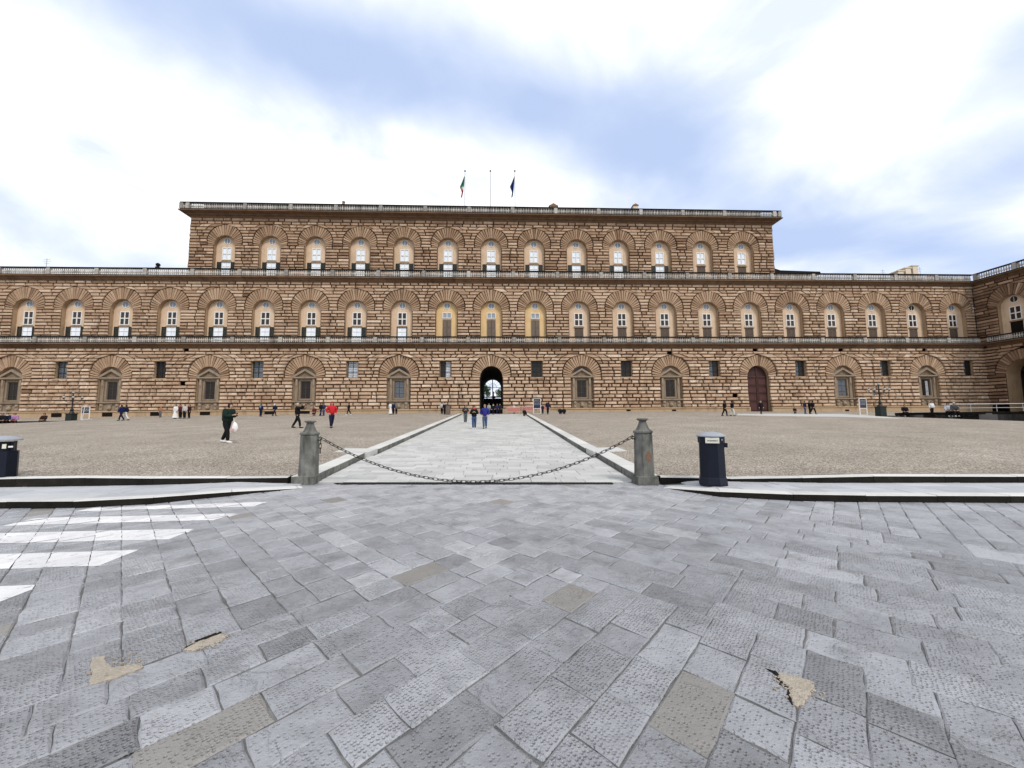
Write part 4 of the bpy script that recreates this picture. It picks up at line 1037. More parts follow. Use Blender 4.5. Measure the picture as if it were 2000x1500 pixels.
urn(668, .82, 39.36, 'small brown ornament on the top balustrade, left half of the roof', .7, 'trim_stone')
# low roofs beyond the side terraces of the first floor
rh = empty('roof_hut', (57.5, 6, 25.3)); tag(rh, 'dark low roof ridge behind the balustrade right of the upper block', 'roof')
MB().box(-4, 6.5, 0, 6, 0, 4.0, .5).build('wall', 'cream_wall', rh); MB().prism([(-4.6, 3.95), (7.2, 3.95), (7.0, 4.4), (-1, 4.6), (-3.2, 5.3)], -.6, 7, .4).build('roof', 'black_crust', rh)
bh = empty('house', (108, 26, 0)); tag(bh, 'cream house with tall chimneys showing above the right roof balustrade', 'house')
MB().box(-5.5, 14, 0, 10, 0, 34.6, .6).build('wall', 'cream_wall', bh)
MB().prism([(-6.8, 34.5), (14.5, 34.9), (14.5, 35.3), (3, 36.6), (-6.8, 35.0)], -.9, 10.6, .5).build('roof', 'roof_tile', bh)
c3 = MB()
for x, z in ((-3.3, 38.2), (-1.3, 39.0), (.7, 39.6)):
    q = MB().box(x-.7, x+.7, .2, 2.2, 34.5, z, .6).box(x-.95, x+.95, .1, 2.3, z, z+.25, .4); q.build('chimney_stack', 'cream_wall', bh)
def antenna(px_, py0, y, z0, label):
    p = on_fac(px_, py0, y); e = empty('antenna', (p.x, y, z0)); tag(e, label, 'antenna', 'antennas on the roofs')
    h = p.z-z0; MB().tube([(0, 0, 0), (0, 0, h)], .025, 5).build('mast', 'iron', e)
    a = MB()
    for i, (zz, l) in enumerate(((h-.15, .5), (h-.5, .7), (h-.9, .4))): a.tube([(-l, 0, zz), (l, .1, zz)], .018, 4)
    a.build('arms', 'iron', e)
antenna(1796, 522, 12, 25.3, 'thin branching antenna left of the cream chimneys'); antenna(92, 505, 8, 25.3, 'thin lone antenna above the far left roof balustrade'); antenna(1724, 527, 12, 25.3, 'small faint antenna above the right roof, midway along the balustrade')

# ------------------------------------------------------------------ foreground things
def bollard(x, y, label, tint):
    e = empty('bollard', (x, y, 0)); tag(e, label, 'bollard', 'stone bollards at the foot of the ramp'); e.scale = (.9, .9, .98)
    m = MB()
    m.lathe([(.262, .17), (.258, .25), (.245, .7), (.236, 1.2), (.225, 1.24)], 8, (0, 0, 0), tint, 0, pi/8); m.build('shaft', 'bollard_stone', e)
    b_ = MB(); b_.box(-.27, .27, -.27, .25, -.03, .2, tint-.1); b_.lathe([(.27, .2), (.262, .215)], 8, (0, 0, 0), tint, 0, pi/8)
    b_.build('base', 'bollard_stone', e)
    c = MB().lathe([(.235, 1.235), (.255, 1.25), (.255, 1.285), (.235, 1.30), (.19, 1.32), (.15, 1.38), (.115, 1.46), (.095, 1.52), (.10, 1.545), (.15, 1.565), (.15, 1.595), (.13, 1.605)], 20, (0, 0, 0), tint-.08)
    c.build('cap', 'bollard_stone', e, smooth=False)
    return e
BL = on_z(596, 946, 0); BR = on_z(1264, 947, 0)
bL = bollard(BL.x, BL.y+.15, 'weathered stone bollard with a hanging end of chain, left of the ramp', .5)
bR = bollard(BR.x, BR.y+.15, 'weathered stone bollard with a rusty orange stain, right of the ramp', .42)
for e, sx in ((bL, 1), (bR, -1)):
    hk = MB(); hk.tube([(sx*.2, 0, 1.1), (sx*.30, 0, 1.1), (sx*.335, 0, 1.14), (sx*.30, 0, 1.18), (sx*.26, 0, 1.15)], .016, 6); hk.build('hook', 'iron', e)
st_ = MB(); pts = [(-.03, .06), (.04, .09), (.08, .02), (.1, -.07), (.05, -.15), (0, -.2), (-.04, -.12), (-.06, -.02)]
mat('rust_stain', [(.13, .085, .06), (.26, .13, .075)], tint=.5, noise=.6, nscale=25, rough=.9, bump=.003)
st_.add([(x+.03, -.2275-.002*(z > 0)-.0052*(-z), .72+z) for x, z in pts], [tuple(range(len(pts)))]).xform(lambda p: Vector((p.x, p.y-.0085+ (0.72-p.z)*.02, p.z)))
so_ = st_.build('stain', 'rust_stain', bR)
# chain of long links, hung between the hooks
def link_mesh(L_=.075, W_=.030, r=.0085, n=14, m=6):
    V = []; F = []
    for i in range(n):
        t = 2*pi*i/n; cx_ = (L_-W_)*(1 if cos(t) > 0 else -1)*min(1, abs(cos(t))*3); x = cx_+W_*cos(t); y = W_*sin(t)
        d = Vector((cos(t), sin(t), 0))
        for j in range(m): a = 2*pi*j/m; V.append((x+d.x*r*cos(a), y+d.y*r*cos(a), r*sin(a)))
    for i in range(n):
        for j in range(m): F.append((i*m+j, ((i+1) % n)*m+j, ((i+1) % n)*m+(j+1) % m, i*m+(j+1) % m))
    return MB().add(V, F).mesh('link', 'iron')
LM = link_mesh()
H0 = Vector((bL.location.x+.30, bL.location.y, 1.12)); H1 = Vector((bR.location.x-.28, bR.location.y, 1.12))
ch = empty('chain', Vector(((H0.x+H1.x)/2, (H0.y+H1.y)/2, 0))); tag(ch, 'black iron link chain sagging to the ground between the two stone bollards', 'chain')
span = (H1-H0).length; zlow = .045
import bisect
def cat(a): # catenary height over half span s with parameter a
    return a*(math.cosh(span/2/a)-1)
lo, hi = 1.0, 60.0
for _ in range(80):
    mid = (lo+hi)/2
    if cat(mid) > 1.12-zlow: lo = mid
    else: hi = mid
ca = (lo+hi)/2
cpt = lambda u: Vector((H0.x+(H1.x-H0.x)*u, H0.y+(H1.y-H0.y)*u, zlow+ca*(math.cosh((u-.5)*span/ca)-1)))
smp = [cpt(i/800) for i in range(801)]; acc = [0]
for a, b_ in zip(smp, smp[1:]): acc.append(acc[-1]+(b_-a).length)
pitch = .118; nl = int(acc[-1]/pitch)
for i in range(nl):
    s_ = (i+.5)/nl*acc[-1]; k = min(799, bisect.bisect_left(acc, s_)); p = smp[k]; d = (smp[min(800, k+3)]-smp[max(0, k-3)]).normalized()
    o = link('link', LM, ch); q = d.to_track_quat('X', 'Z').to_euler(); o.rotation_mode = 'QUATERNION'
    o.rotation_quaternion = d.to_track_quat('X', 'Z') @ Matrix.Rotation(radians(20 if i % 2 else 110), 4, 'X').to_quaternion(); o.location = p-Vector(ch.location)
for i in range(3):
    o = link('chain_end_link', LM, bL); o.rotation_euler = (radians(90 if i % 2 else 0), radians(90), 0); o.location = (.30, 0, 1.06-i*.115)

def litter_bin(p, label, kind):
    e = empty('litter_bin', (p.x, p.y, walk_h(p.x)-.0)); tag(e, label, 'litter bin', 'navy litter bins on the sidewalk'); e.rotation_euler.z = -.42 if kind else .75; e.scale = (.86, .86, .92)
    MB().lathe([(.34, 0), (.345, .02), (.345, .05), (.325, .17), (.318, .19)], 8, (0, 0, 0), .7, 0, pi/8).build('base', 'bin_navy', e)
    zt = .98 if kind else .86
    b_ = MB().lathe([(.312, .19), (.306, .6), (.30, zt)], 8, (0, 0, 0), .4, 0, pi/8)
    b_.build('body', 'bin_navy', e)
    if kind:
        MB().lathe([(.308, .98), (.312, .99), (.312, 1.12), (.308, 1.13)], 16, (0, 0, 0), .3, 0, pi/16).build('band', 'bin_navy', e)
        lb = MB().box(-.155, .155, -.326, -.308, .985, 1.115, .5); pl_ = lb.build('plate', 'label_cream', e)
        tx = MB()      # tiny unreadable print: a line of short strokes and a round emblem
        for i in range(9): tx.box(-.11+i*.026, -.11+i*.026+.012+R(0, .008), -.329, -.3265, 1.03, 1.055)
        tx.build('print', 'ink', pl_)
        MB().ball((.22, -.235, 1.06), .022, 8, 6).build('lock', 'bin_lid', e)
        MB().box(.27, .36, -.1, .0, .88, .98).build('ashtray', 'bin_navy', e)
    else:
        for a in range(4):
            t = pi/4+a*pi/2; MB().box(-.03, .03, -.03, .03, .86, 1.1).xform(lambda q: Vector((q.x+.26*cos(t), q.y+.26*sin(t), q.z))).build('post', 'bin_navy', e)
        MB().lathe([(.23, .80), (.23, 1.09)], 14, (0, 0, 0), .2).build('inner_liner', 'bin_navy', e)
        MB().box(.02, .09, -.30, -.27, .93, 1.04).build('plate', 'label_cream', e)
        MB().box(.12, .20, -.28, -.25, .95, .99).build('rubbish', 'white_paint', e)
    MB().lathe([(.30, 1.125), (.345, 1.13), (.345, 1.15), (.32, 1.17), (.24, 1.21), (.12, 1.235), (.0, 1.24)], 20, (0, 0, 0), .6, cap=False).build('lid', 'bin_lid', e)
    return e
litter_bin(on_z(1393, 948, .11), 'navy octagonal litter bin with grey domed lid and cream label, right of the ramp', 1)
p = on_z(-2, 948, .13); litter_bin(p, 'navy litter bin with open slots under its flat lid, cut by the left edge', 0)

def lamp_post(P, label):
    e = empty('lamp_post', P); tag(e, label, 'street lamp', 'branched lamp posts by the palace'); e.scale = (.86, .86, .86)
    MB().box(-.38, .38, -.38, .38, -.3, 1.15, .5).box(-.44, .44, -.44, .44, 1.15, 1.25, .6).build('pedestal', 'shutter_green', e)
    MB().lathe([(.3, 1.25), (.24, 1.4), (.14, 1.55), (.2, 1.75), (.1, 1.95), (.075, 2.2), (.07, 3.1), (.12, 3.2), (.06, 3.35), (.05, 3.9)], 10).build('column', 'iron', e)
    arms = MB(); gl = []
    for k in range(6):
        a = 2*pi*k/6+.3; zz = 3.1
        arms.tube([(.05*cos(a), .05*sin(a), 2.9), (.4*cos(a), .4*sin(a), 2.75), (.8*cos(a), .8*sin(a), 2.9), (.95*cos(a), .95*sin(a), 3.2)], .03, 5); gl.append((.95*cos(a), .95*sin(a), 3.38))
    arms.build('arms', 'iron', e); gl.append((0, 0, 4.08))
    for g in gl: 
        q = MB().ball(g, .15, 10, 8); lo_ = q.build('globe', 'globe', e, smooth=True); MB().lathe([(.09, -.2), (.1, -.16), (.05, -.14)], 8, g).build('collar', 'iron', lo_); MB().lathe([(.07, .15), (.02, .25), (.005, .3)], 6, g).build('finial', 'iron', lo_)
PL = hit(125, 822, plaza_z); lamp_post((PL.x-.3, PL.y+1, 1.36), 'branched black lamp post with globes at the left of the plaza')
PR = hit(1721, 813, plaza_z); lamp_post((PR.x, PR.y, plaza_z(PR.x, PR.y)), 'branched black lamp post with globes at the right of the plaza')

def sign_board(px_, py_, wd, hg, zb, label, frame='white_paint', text=True, lean=0):
    p = hit(px_, py_, plaza_z); p.z = plaza_z(p.x, p.y)
    e = empty('sign_board', p, lean); tag(e, label, 'sign', 'information boards before the palace')
    f = MB().box(-wd/2, -wd/2+.07, -.03, .03, 0, hg, .6).box(wd/2-.07, wd/2, -.03, .03, 0, hg, .6).box(-wd/2+.07, wd/2-.07, -.028, .028, hg-.06, hg, .6).box(-wd/2+.07, wd/2-.07, -.028, .028, zb-.06, zb, .6)
    f.box(-wd/2, wd/2, .031, .33, 0, .04, .4); f.build('frame', frame, e)
    pn_ = MB().box(-wd/2+.07, wd/2-.07, -.02, .02, zb, hg-.06, .5).build('panel', 'sign_navy', e)
    tx = MB()
    if text:
        for i in range(4):
            z = hg-.3-i*(hg-zb-.4)/5; x = -wd/2+.15
            while x < wd/2-.2: l = R(.04, .16); tx.box(x, min(x+l, wd/2-.14), -.024, -.021, z, z+.03); x += l+.07
        tx.build('print', 'white_paint', pn_)
sign_board(1049, 808, 1.15, 2.25, .8, 'white framed navy information board standing right of the entrance arch')
sign_board(1687, 811, 1.1, 2.0, .85, 'white framed navy information board standing left of the right lamp post', lean=.15)
sign_board(166, 819, 1.3, 1.6, .75, 'dark board on white legs standing right of the left lamp post', lean=-.2)
wp = hit(167, 820, plaza_z); e = empty('white_post', (wp.x, wp.y-.3, plaza_z(wp.x, wp.y-.3))); tag(e, 'thin white leaning pole in front of the dark board at left', 'pole')
MB().tube([(-.08, 0, 0), (.1, 0, 1.75)], .035, 6).build('pole', 'white_paint', e); MB().lathe([(.16, 0), (.15, .03), (.04, .05)], 10, (-.08, 0, 0)).build('foot', 'white_paint', e)
# red and white crowd barrier right of the entrance
for i, (xa_, lab) in enumerate(((2.5, 'red panelled crowd barrier standing next to the entrance arch'), (5.0, 'middle red panelled crowd barrier right of the entrance arch'), (7.5, 'red panelled crowd barrier furthest right of the entrance arch'))):
    e = empty('crowd_barrier', (xa_+1.1, -2.2, ramp_z(xa_, -2.2) if xa_ < 3.5 else plaza_z(xa_, -2.2))); tag(e, lab, 'barrier', 'red barriers by the entrance')
    fr = MB()
    for x in (-1.05, 1.05): fr.tube([(x, 0, 0), (x, 0, 1.1)], .03, 6); fr.box(x-.03, x+.03, -.3, .3, 0, .04)
    fr.tube([(-1.05, 0, 1.1), (1.05, 0, 1.1)], .03, 6); fr.tube([(-1.05, 0, .35), (1.05, 0, .35)], .025, 6); fr.build('frame', 'pole_grey', e)
    MB().box(-1.0, 1.0, -.045, -.032, .42, 1.05).build('panel', 'red_plastic', e)
# dark bin beside the wall, left of the ramp head
p = hit(873.5, 809.5, plaza_z); e = empty('street_bin', (p.x, p.y, plaza_z(p.x, p.y))); tag(e, 'dark brown round bin at the head of the ramp, left of the entrance', 'litter bin')
MB().lathe([(.42, 0), (.45, .05), (.48, 1.25), (.5, 1.28)], 14).build('body', 'shutter_brown', e); MB().lathe([(.5, 1.28), (.5, 1.35), (.38, 1.42), (.3, 1.42), (.28, 1.25)], 14, cap=False).build('rim', 'iron', e)
# handrails on the side terraces
def handrail(P, Q, z, label, n=8):
    a, b_ = Vector((*P, z)), Vector((*Q, z)); e = empty('handrail', a); tag(e, label, 'railing')
    d = b_-a; MB().tube([(0, 0, 1.0), (d.x, d.y, 1.0)], .045, 6).build('rail', 'pole_grey', e); MB().tube([(0, 0, .5), (d.x, d.y, .5)], .03, 6).build('middle_rail', 'pole_grey', e)
    for i in range(n+1): MB().tube([(d.x*i/n, d.y*i/n, 0), (d.x*i/n, d.y*i/n, 1.0)], .03, 6).build('upright', 'pole_grey', e)
handrail((60, -17.0), (84, -20.5), 1.9, 'pale metal handrail on the right terrace before the wing'); handrail((-92, -16), (-62, -13.5), 1.7, 'pale metal handrail at the far left terrace before the palace')

# ------------------------------------------------------------------ people
PENDING = []
def skin_obj(name, verts, edges, radii, material, parent, root=0, sub=1):
    me = bpy.data.meshes.new(name); me.from_pydata([tuple(v) for v in verts], edges, []); me.materials.append(material)
    o = bpy.data.objects.new(name, me); COL.objects.link(o); o.parent = parent
    md = o.modifiers.new('skin', 'SKIN'); md.use_smooth_shade = True
    for i, r in enumerate(radii):
        sv_ = me.skin_vertices[0].data[i]; sv_.radius = r if isinstance(r, tuple) else (r, r); sv_.use_root = (i == root)
    if sub: s_ = o.modifiers.new('sub', 'SUBSURF'); s_.levels = sub; s_.render_levels = sub
    PENDING.append(o); return o
SKIN = cloth((.52, .33, .25)); SHOE_W = cloth((.72, .72, .72)); SHOE_D = cloth((.02, .02, .022))
JEANS = (.045, .085, .19); BLACK = (.012, .012, .014); NAVY = (.014, .018, .045); WHITE = (.72, .71, .70); GREEN = (.014, .03, .024); RED = (.50, .025, .035); BLUE = (.03, .035, .20); GREY = (.12, .13, .145); MAROON = (.10, .02, .025)
def person(loc, face, label, top=BLACK, legs=NAVY, hair=(.03, .02, .015), shoes=None, h=1.72, stride=.0, pose='walk', hood=None, bag=None, skirt=None, scarf=None, lean=0.0, pack=None, group='people on the piazza', zoff=0, bulk=1.13):
    """face: direction the figure looks at, degrees clockwise from +Y (180 = to the camera)"""
    k = h/1.72
    e = empty('person', (loc[0], loc[1], loc[2]+zoff), -radians(face)); tag(e, label, 'person', group)
    V = lambda x, y, z: Vector((x*k, (y+lean*max(0, z-.9))*k, z*k))      # local: +Y forward
    sit = pose in ('sit', 'ground')
    pz = .93 if not sit else (.5 if pose == 'sit' else .13)
    dz = pz-.93
    if pose == 'crouch': pz = .45; dz = pz-.93
    pel, spn, chs, nek = V(0, 0, pz), V(0, .0, 1.13+dz), V(0, .01, 1.34+dz), V(0, .0, 1.47+dz)
    hd = [V(0, .015, 1.53+dz), V(0, .03, 1.60+dz), V(0, .02, 1.68+dz)]
    legs_j = []
    for s_ in (-1, 1):
        hip = V(s_*.09, 0, pz-.04)
        if pose == 'sit': knee, ank = V(s_*.12, .43, .50), V(s_*.12, .46+.04*s_, .08)
        elif pose == 'ground': knee, ank = V(s_*.13, .34, .46), V(s_*.12, .52, .07)
        elif pose == 'crouch': knee, ank = V(s_*.13, .35, .42), V(s_*.1, .05, .08)
        else:
            f = stride*s_; up = .0
            knee = V(s_*.085, f*.55+.03, .49+abs(f)*.02); ank = V(s_*.075, f*1.0-.02-(.06 if f < 0 else 0), .085+(.03 if f < -.1 else 0))
        legs_j.append((hip, knee, ank, ank+Vector((0, .09*k, -.045*k)), ank+Vector((0, .17*k, -.055*k))))
    arms_j = []
    for s_ in (-1, 1):
        sh = V(s_*.185, 0, 1.40+dz); f = -stride*s_*.6
        if pose == 'phone': el, wr = V(s_*.23, .06, 1.14+dz), V(s_*.07, .28, 1.20+dz)
        elif pose == 'photo': el, wr = V(s_*.24, .24, 1.36+dz), V(s_*.09, .38, 1.56+dz)
        elif pose == 'pockets': el, wr = V(s_*.32, -.06, 1.15+dz), V(s_*.19, .08, .97+dz)
        elif pose == 'chest': el, wr = V(s_*.28, .05, 1.13+dz), V(s_*.07, .2, 1.24+dz)
        elif pose in ('sit', 'ground', 'crouch'): el, wr = V(s_*.23, .12, 1.13+dz), V(s_*.12, .33, 1.05+dz-.05)
        else: el, wr = V(s_*.235, f*.5, 1.13+dz), V(s_*.22, f*1.0+.08, .90+dz)
        if bag and s_ == bag[0]: el, wr = V(s_*.23, .08, 1.13+dz), V(s_*.20, .25, .98+dz)
        arms_j.append((sh, el, wr))
    vs_, ed, rad = [], [], []
    def av(p, r, par=None):
        vs_.append(p); rad.append((r[0]*k, r[1]*k) if isinstance(r, tuple) else (r*k, r*k)); i = len(vs_)-1
        if par is not None: ed.append((par, i))
        return i
    a = av(pel, (.115, .09)); b_ = av(spn, (.115, .09), a); c = av(chs, (.15, .105), b_); d = av(nek, .055, c); q = av(hd[0], .06, d); q = av(hd[1], (.078, .092), q); av(hd[2], (.07, .082), q)
    for hip, knee, ank, ml, toe in legs_j: i = av(hip, .082, a); i = av(knee, .058, i); i = av(ank, .04, i); i = av(ml, .04, i); av(toe, .03, i)
    for sh, el, wr in arms_j: i = av(sh, .058, c); i = av(el, .042, i); i = av(wr, .03, i)
    body_ = skin_obj('body', vs_, ed, rad, SKIN, e)
    # hands: palm and five fingers; nose, ears, eyes, mouth -- merged into the body mesh below
    ex = MB()
    for (sh, el, wr), s_ in zip(arms_j, (-1, 1)):
        dr = (wr-el).normalized(); sd_ = dr.cross(Vector((0, 0, 1)));
        sd_ = sd_.normalized() if sd_.length > .1 else Vector((1, 0, 0)); nr = dr.cross(sd_)
        pc = wr+dr*.05*k; ex.tube([wr-dr*.01*k, pc, wr+dr*.095*k], [.026*k, .04*k, .034*k], 6)
        for j in range(4):
            b0 = wr+dr*.09*k+sd_*((j-1.5)*.018*k); ln = (.07, .08, .075, .058)[j]*k; ex.tube([b0, b0+dr*ln*.5+nr*.006*k, b0+dr*ln*.85+nr*.03*k], [.0095*k, .009*k, .007*k], 5)
        t0 = wr+dr*.03*k+sd_*(.035*k*s_); ex.tube([t0, t0+dr*.03*k+sd_*(.025*k*s_), t0+dr*.06*k+sd_*(.03*k*s_)+nr*.01*k], [.011*k, .01*k, .008*k], 5)
    hc_ = hd[1]; fy = .088*k
    ex.tube([hc_+Vector((0, fy, .02*k)), hc_+Vector((0, fy+.026*k, -.012*k)), hc_+Vector((0, fy, -.022*k))], [.008*k, .014*k, .008*k], 6)
    for s_ in (-1, 1):
        ex.ball(hc_+Vector((s_*.08*k, -.005*k, .0)), .026*k, 6, 5, .5, 0, (.45, .8, 1.2)); ex.ball(hc_+Vector((s_*.03*k, fy-.004*k, .022*k)), .011*k, 6, 4, .5, 1)
    ex.box(hc_.x-.024*k, hc_.x+.024*k, hc_.y+fy-.012*k, hc_.y+fy+.002*k, hc_.z-.047*k, hc_.z-.04*k, .5, 2)
    body_['x'] = 0; EXTRA[body_.name] = ex
    # trousers
    if skirt is None or skirt[1] < .85:
        vs_, ed, rad = [], [], []; a = av(pel+Vector((0, 0, .06*k)), (.17, .135)); a2 = av(pel-Vector((0, 0, .03*k)), (.18, .145), a)
        for hip, knee, ank, ml, toe in legs_j: i = av(hip-Vector((0, 0, .08*k)), .118, a2); i = av(knee, .088, i); av(ank+Vector((0, 0, .0)), .07, i)
        skin_obj('trousers', vs_, ed, rad, cloth(legs), e)
    for hip, knee, ank, ml, toe in legs_j:
        sh_ = MB(); b0 = ank-Vector((0, .06*k, .03*k)); sh_.tube([b0, ank+Vector((0, .02*k, -.035*k)), ml+Vector((0, 0, -.01*k)), toe+Vector((0, .03*k, -.005*k))], [.045*k, .055*k, .05*k, .032*k], 8)
        so2 = sh_.build('shoe', shoes or SHOE_D, e, smooth=True)
    # jacket
    vs_, ed, rad = [], [], []
    a = av(pel-Vector((0, 0, .10*k)) if not sit else pel+Vector((0, 0, .05*k)), (.205, .17)); b_ = av(spn, (.195, .165), a); c = av(chs, (.21, .17), b_); av(nek+Vector((0, -.005, -.015*k)), (.105, .095), c)
    for sh, el, wr in arms_j: i = av(sh, .10, c); i = av(el, .082, i); av(wr+(el-wr).normalized()*.02*k, .06, i)
    rad = [(a_*bulk, b2*bulk) for a_, b2 in rad]; skin_obj('jacket', vs_, ed, rad, cloth(top), e)
    # hair or hood
    hm = MB(); c0 = hd[1]+Vector((0, -.018*k, .02*k)); prof = [(.001, .118), (.05, .11), (.088, .075), (.104, .02), (.104, -.05), (.085, -.10)]
    if hood: prof = [(.001, .135), (.06, .125), (.105, .08), (.125, .01), (.125, -.08), (.13, -.16)]
    n_ = 12; fr = []
    for i, (r, z) in enumerate(prof):
        for j in range(n_):
            t = 2*pi*j/n_; y = r*sin(t)*1.08; fr.append(c0+Vector((r*cos(t)*k*.95, y*k-(.02*k if y > 0 and i > 2 else 0), z*k)))
    F = [(i*n_+j, i*n_+(j+1) % n_, (i+1)*n_+(j+1) % n_, (i+1)*n_+j) for i in range(len(prof)-1) for j in range(n_) if not (i >= 2 and 1 <= j <= 4)]
    hm.add(fr, F).build('hood' if hood else 'hair', cloth(hood or hair), e, smooth=True)
    if scarf: MB().lathe([(.08*k, -.05*k), (.12*k, -.03*k), (.125*k, .02*k), (.085*k, .06*k)], 10, nek+Vector((0, .01, .0)), cap=False).build('scarf', cloth(scarf), e, smooth=True)
    if skirt:
        col_, zt = skirt; z1 = (pz+.05)*k; MB().lathe([(.30*k, (1-zt)*.8*k+.05), (.24*k, .5*k), (.18*k, .8*k), (.16*k, z1)], 14, (0, 0, 0), cap=False).build('skirt', cloth(col_), e, smooth=True)
    if pack: MB().tube([chs+Vector((0, -.16*k, .08*k)), chs+Vector((0, -.2*k, -.1*k)), spn+Vector((0, -.18*k, -.06*k))], [.10*k, .14*k, .12*k], 8).build('backpack', cloth(pack), e, smooth=True)
    return e, arms_j, k
EXTRA = {}
def at(px_, py_, f=plaza_z): p = hit(px_, py_, f); return Vector((p.x, p.y, f(p.x, p.y)))
def tall(P, px_h): d = (P-CAM).dot(FW); return px_h*d/FPX
# nearest figures
P = at(441, 865); pe, aj, kk = person(P, 95, 'man in dark green jacket and black trousers walking on the left half', top=GREEN, legs=BLACK, shoes=SHOE_W, h=1.70, stride=.16, pose='phone', lean=.16, bulk=1.25)
def phone(res, label):
    e, aj_, k_ = res; m_ = (aj_[0][2]+aj_[1][2])/2+Vector((0, .11, .02))*k_; a_ = e.rotation_euler.z
    o = empty('phone', Vector(e.location)+Vector((m_.x*cos(a_)-m_.y*sin(a_), m_.x*sin(a_)+m_.y*cos(a_), m_.z)), a_); tag(o, label, 'phone')
    MB().box(-.038, .038, -.005, .004, -.07, .08).build('case', 'iron', o); MB().box(-.034, .034, -.0075, -.0052, -.064, .074).build('screen', 'glass_dark', o)
phone((pe, aj, kk), 'dark phone held by the man in the green jacket')
bg_ = empty('carrier_bag', P+Vector((.42, -.12, .45))); tag(bg_, 'white plastic carrier bag held by the man in the green jacket', 'bag')
bm_ = MB(); bm_.tube([(0, 0, .0), (0, 0, .03), (.01, 0, .2), (0, 0, .34), (-.02, 0, .42)], [.07, .11, .12, .085, .04], 9); bo = bm_.build('sack', cloth((.80, .78, .78)), bg_, smooth=True); MB().tube([(-.04, 0, .40), (-.09, .02, .62), (-.03, .02, .42)], .012, 5).build('handle', cloth((.80, .78, .78)), bg_); MB().box(-.05, .06, -.172, -.15, .08, .16).build('print', cloth((.75, .35, .38)), bg_)
ph_ = person(at(580, 836), 80, 'person in black coat raising a phone to take a picture, left of the bollard', top=BLACK, legs=BLACK, hair=(.42, .36, .30), h=1.70, stride=.24, pose='photo'); phone(ph_, 'phone raised by the person in black left of the bollard')
person(at(647, 836), 140, 'person in a bright red hooded jacket and navy trousers, behind the left bollard', top=RED, legs=NAVY, hood=RED, h=1.76, stride=.16, pose='pockets', pack=(.62, .10, .11))
P = at(926, 838, ramp_z); person(P, 178, 'person with red scarf, black coat and blue jeans walking down the ramp', top=BLACK, legs=JEANS, scarf=(.45, .03, .03), hair=(.18, .04, .03), h=1.72, stride=.07, pose='chest', shoes=SHOE_W)
P = at(947, 837, ramp_z); person(P, 182, 'person in royal blue padded jacket and jeans walking down the ramp', top=BLUE, legs=(.06, .10, .20), hair=(.35, .28, .24), h=1.80, stride=.12, pose='pockets')
P = at(909, 827, ramp_z); person(P, 172, 'woman in dark jacket and grey trousers on the left side of the ramp', top=(.04, .035, .045), legs=(.10, .115, .12), hair=(.05, .025, .02), h=1.72, stride=.10, pose='chest', shoes=SHOE_W)
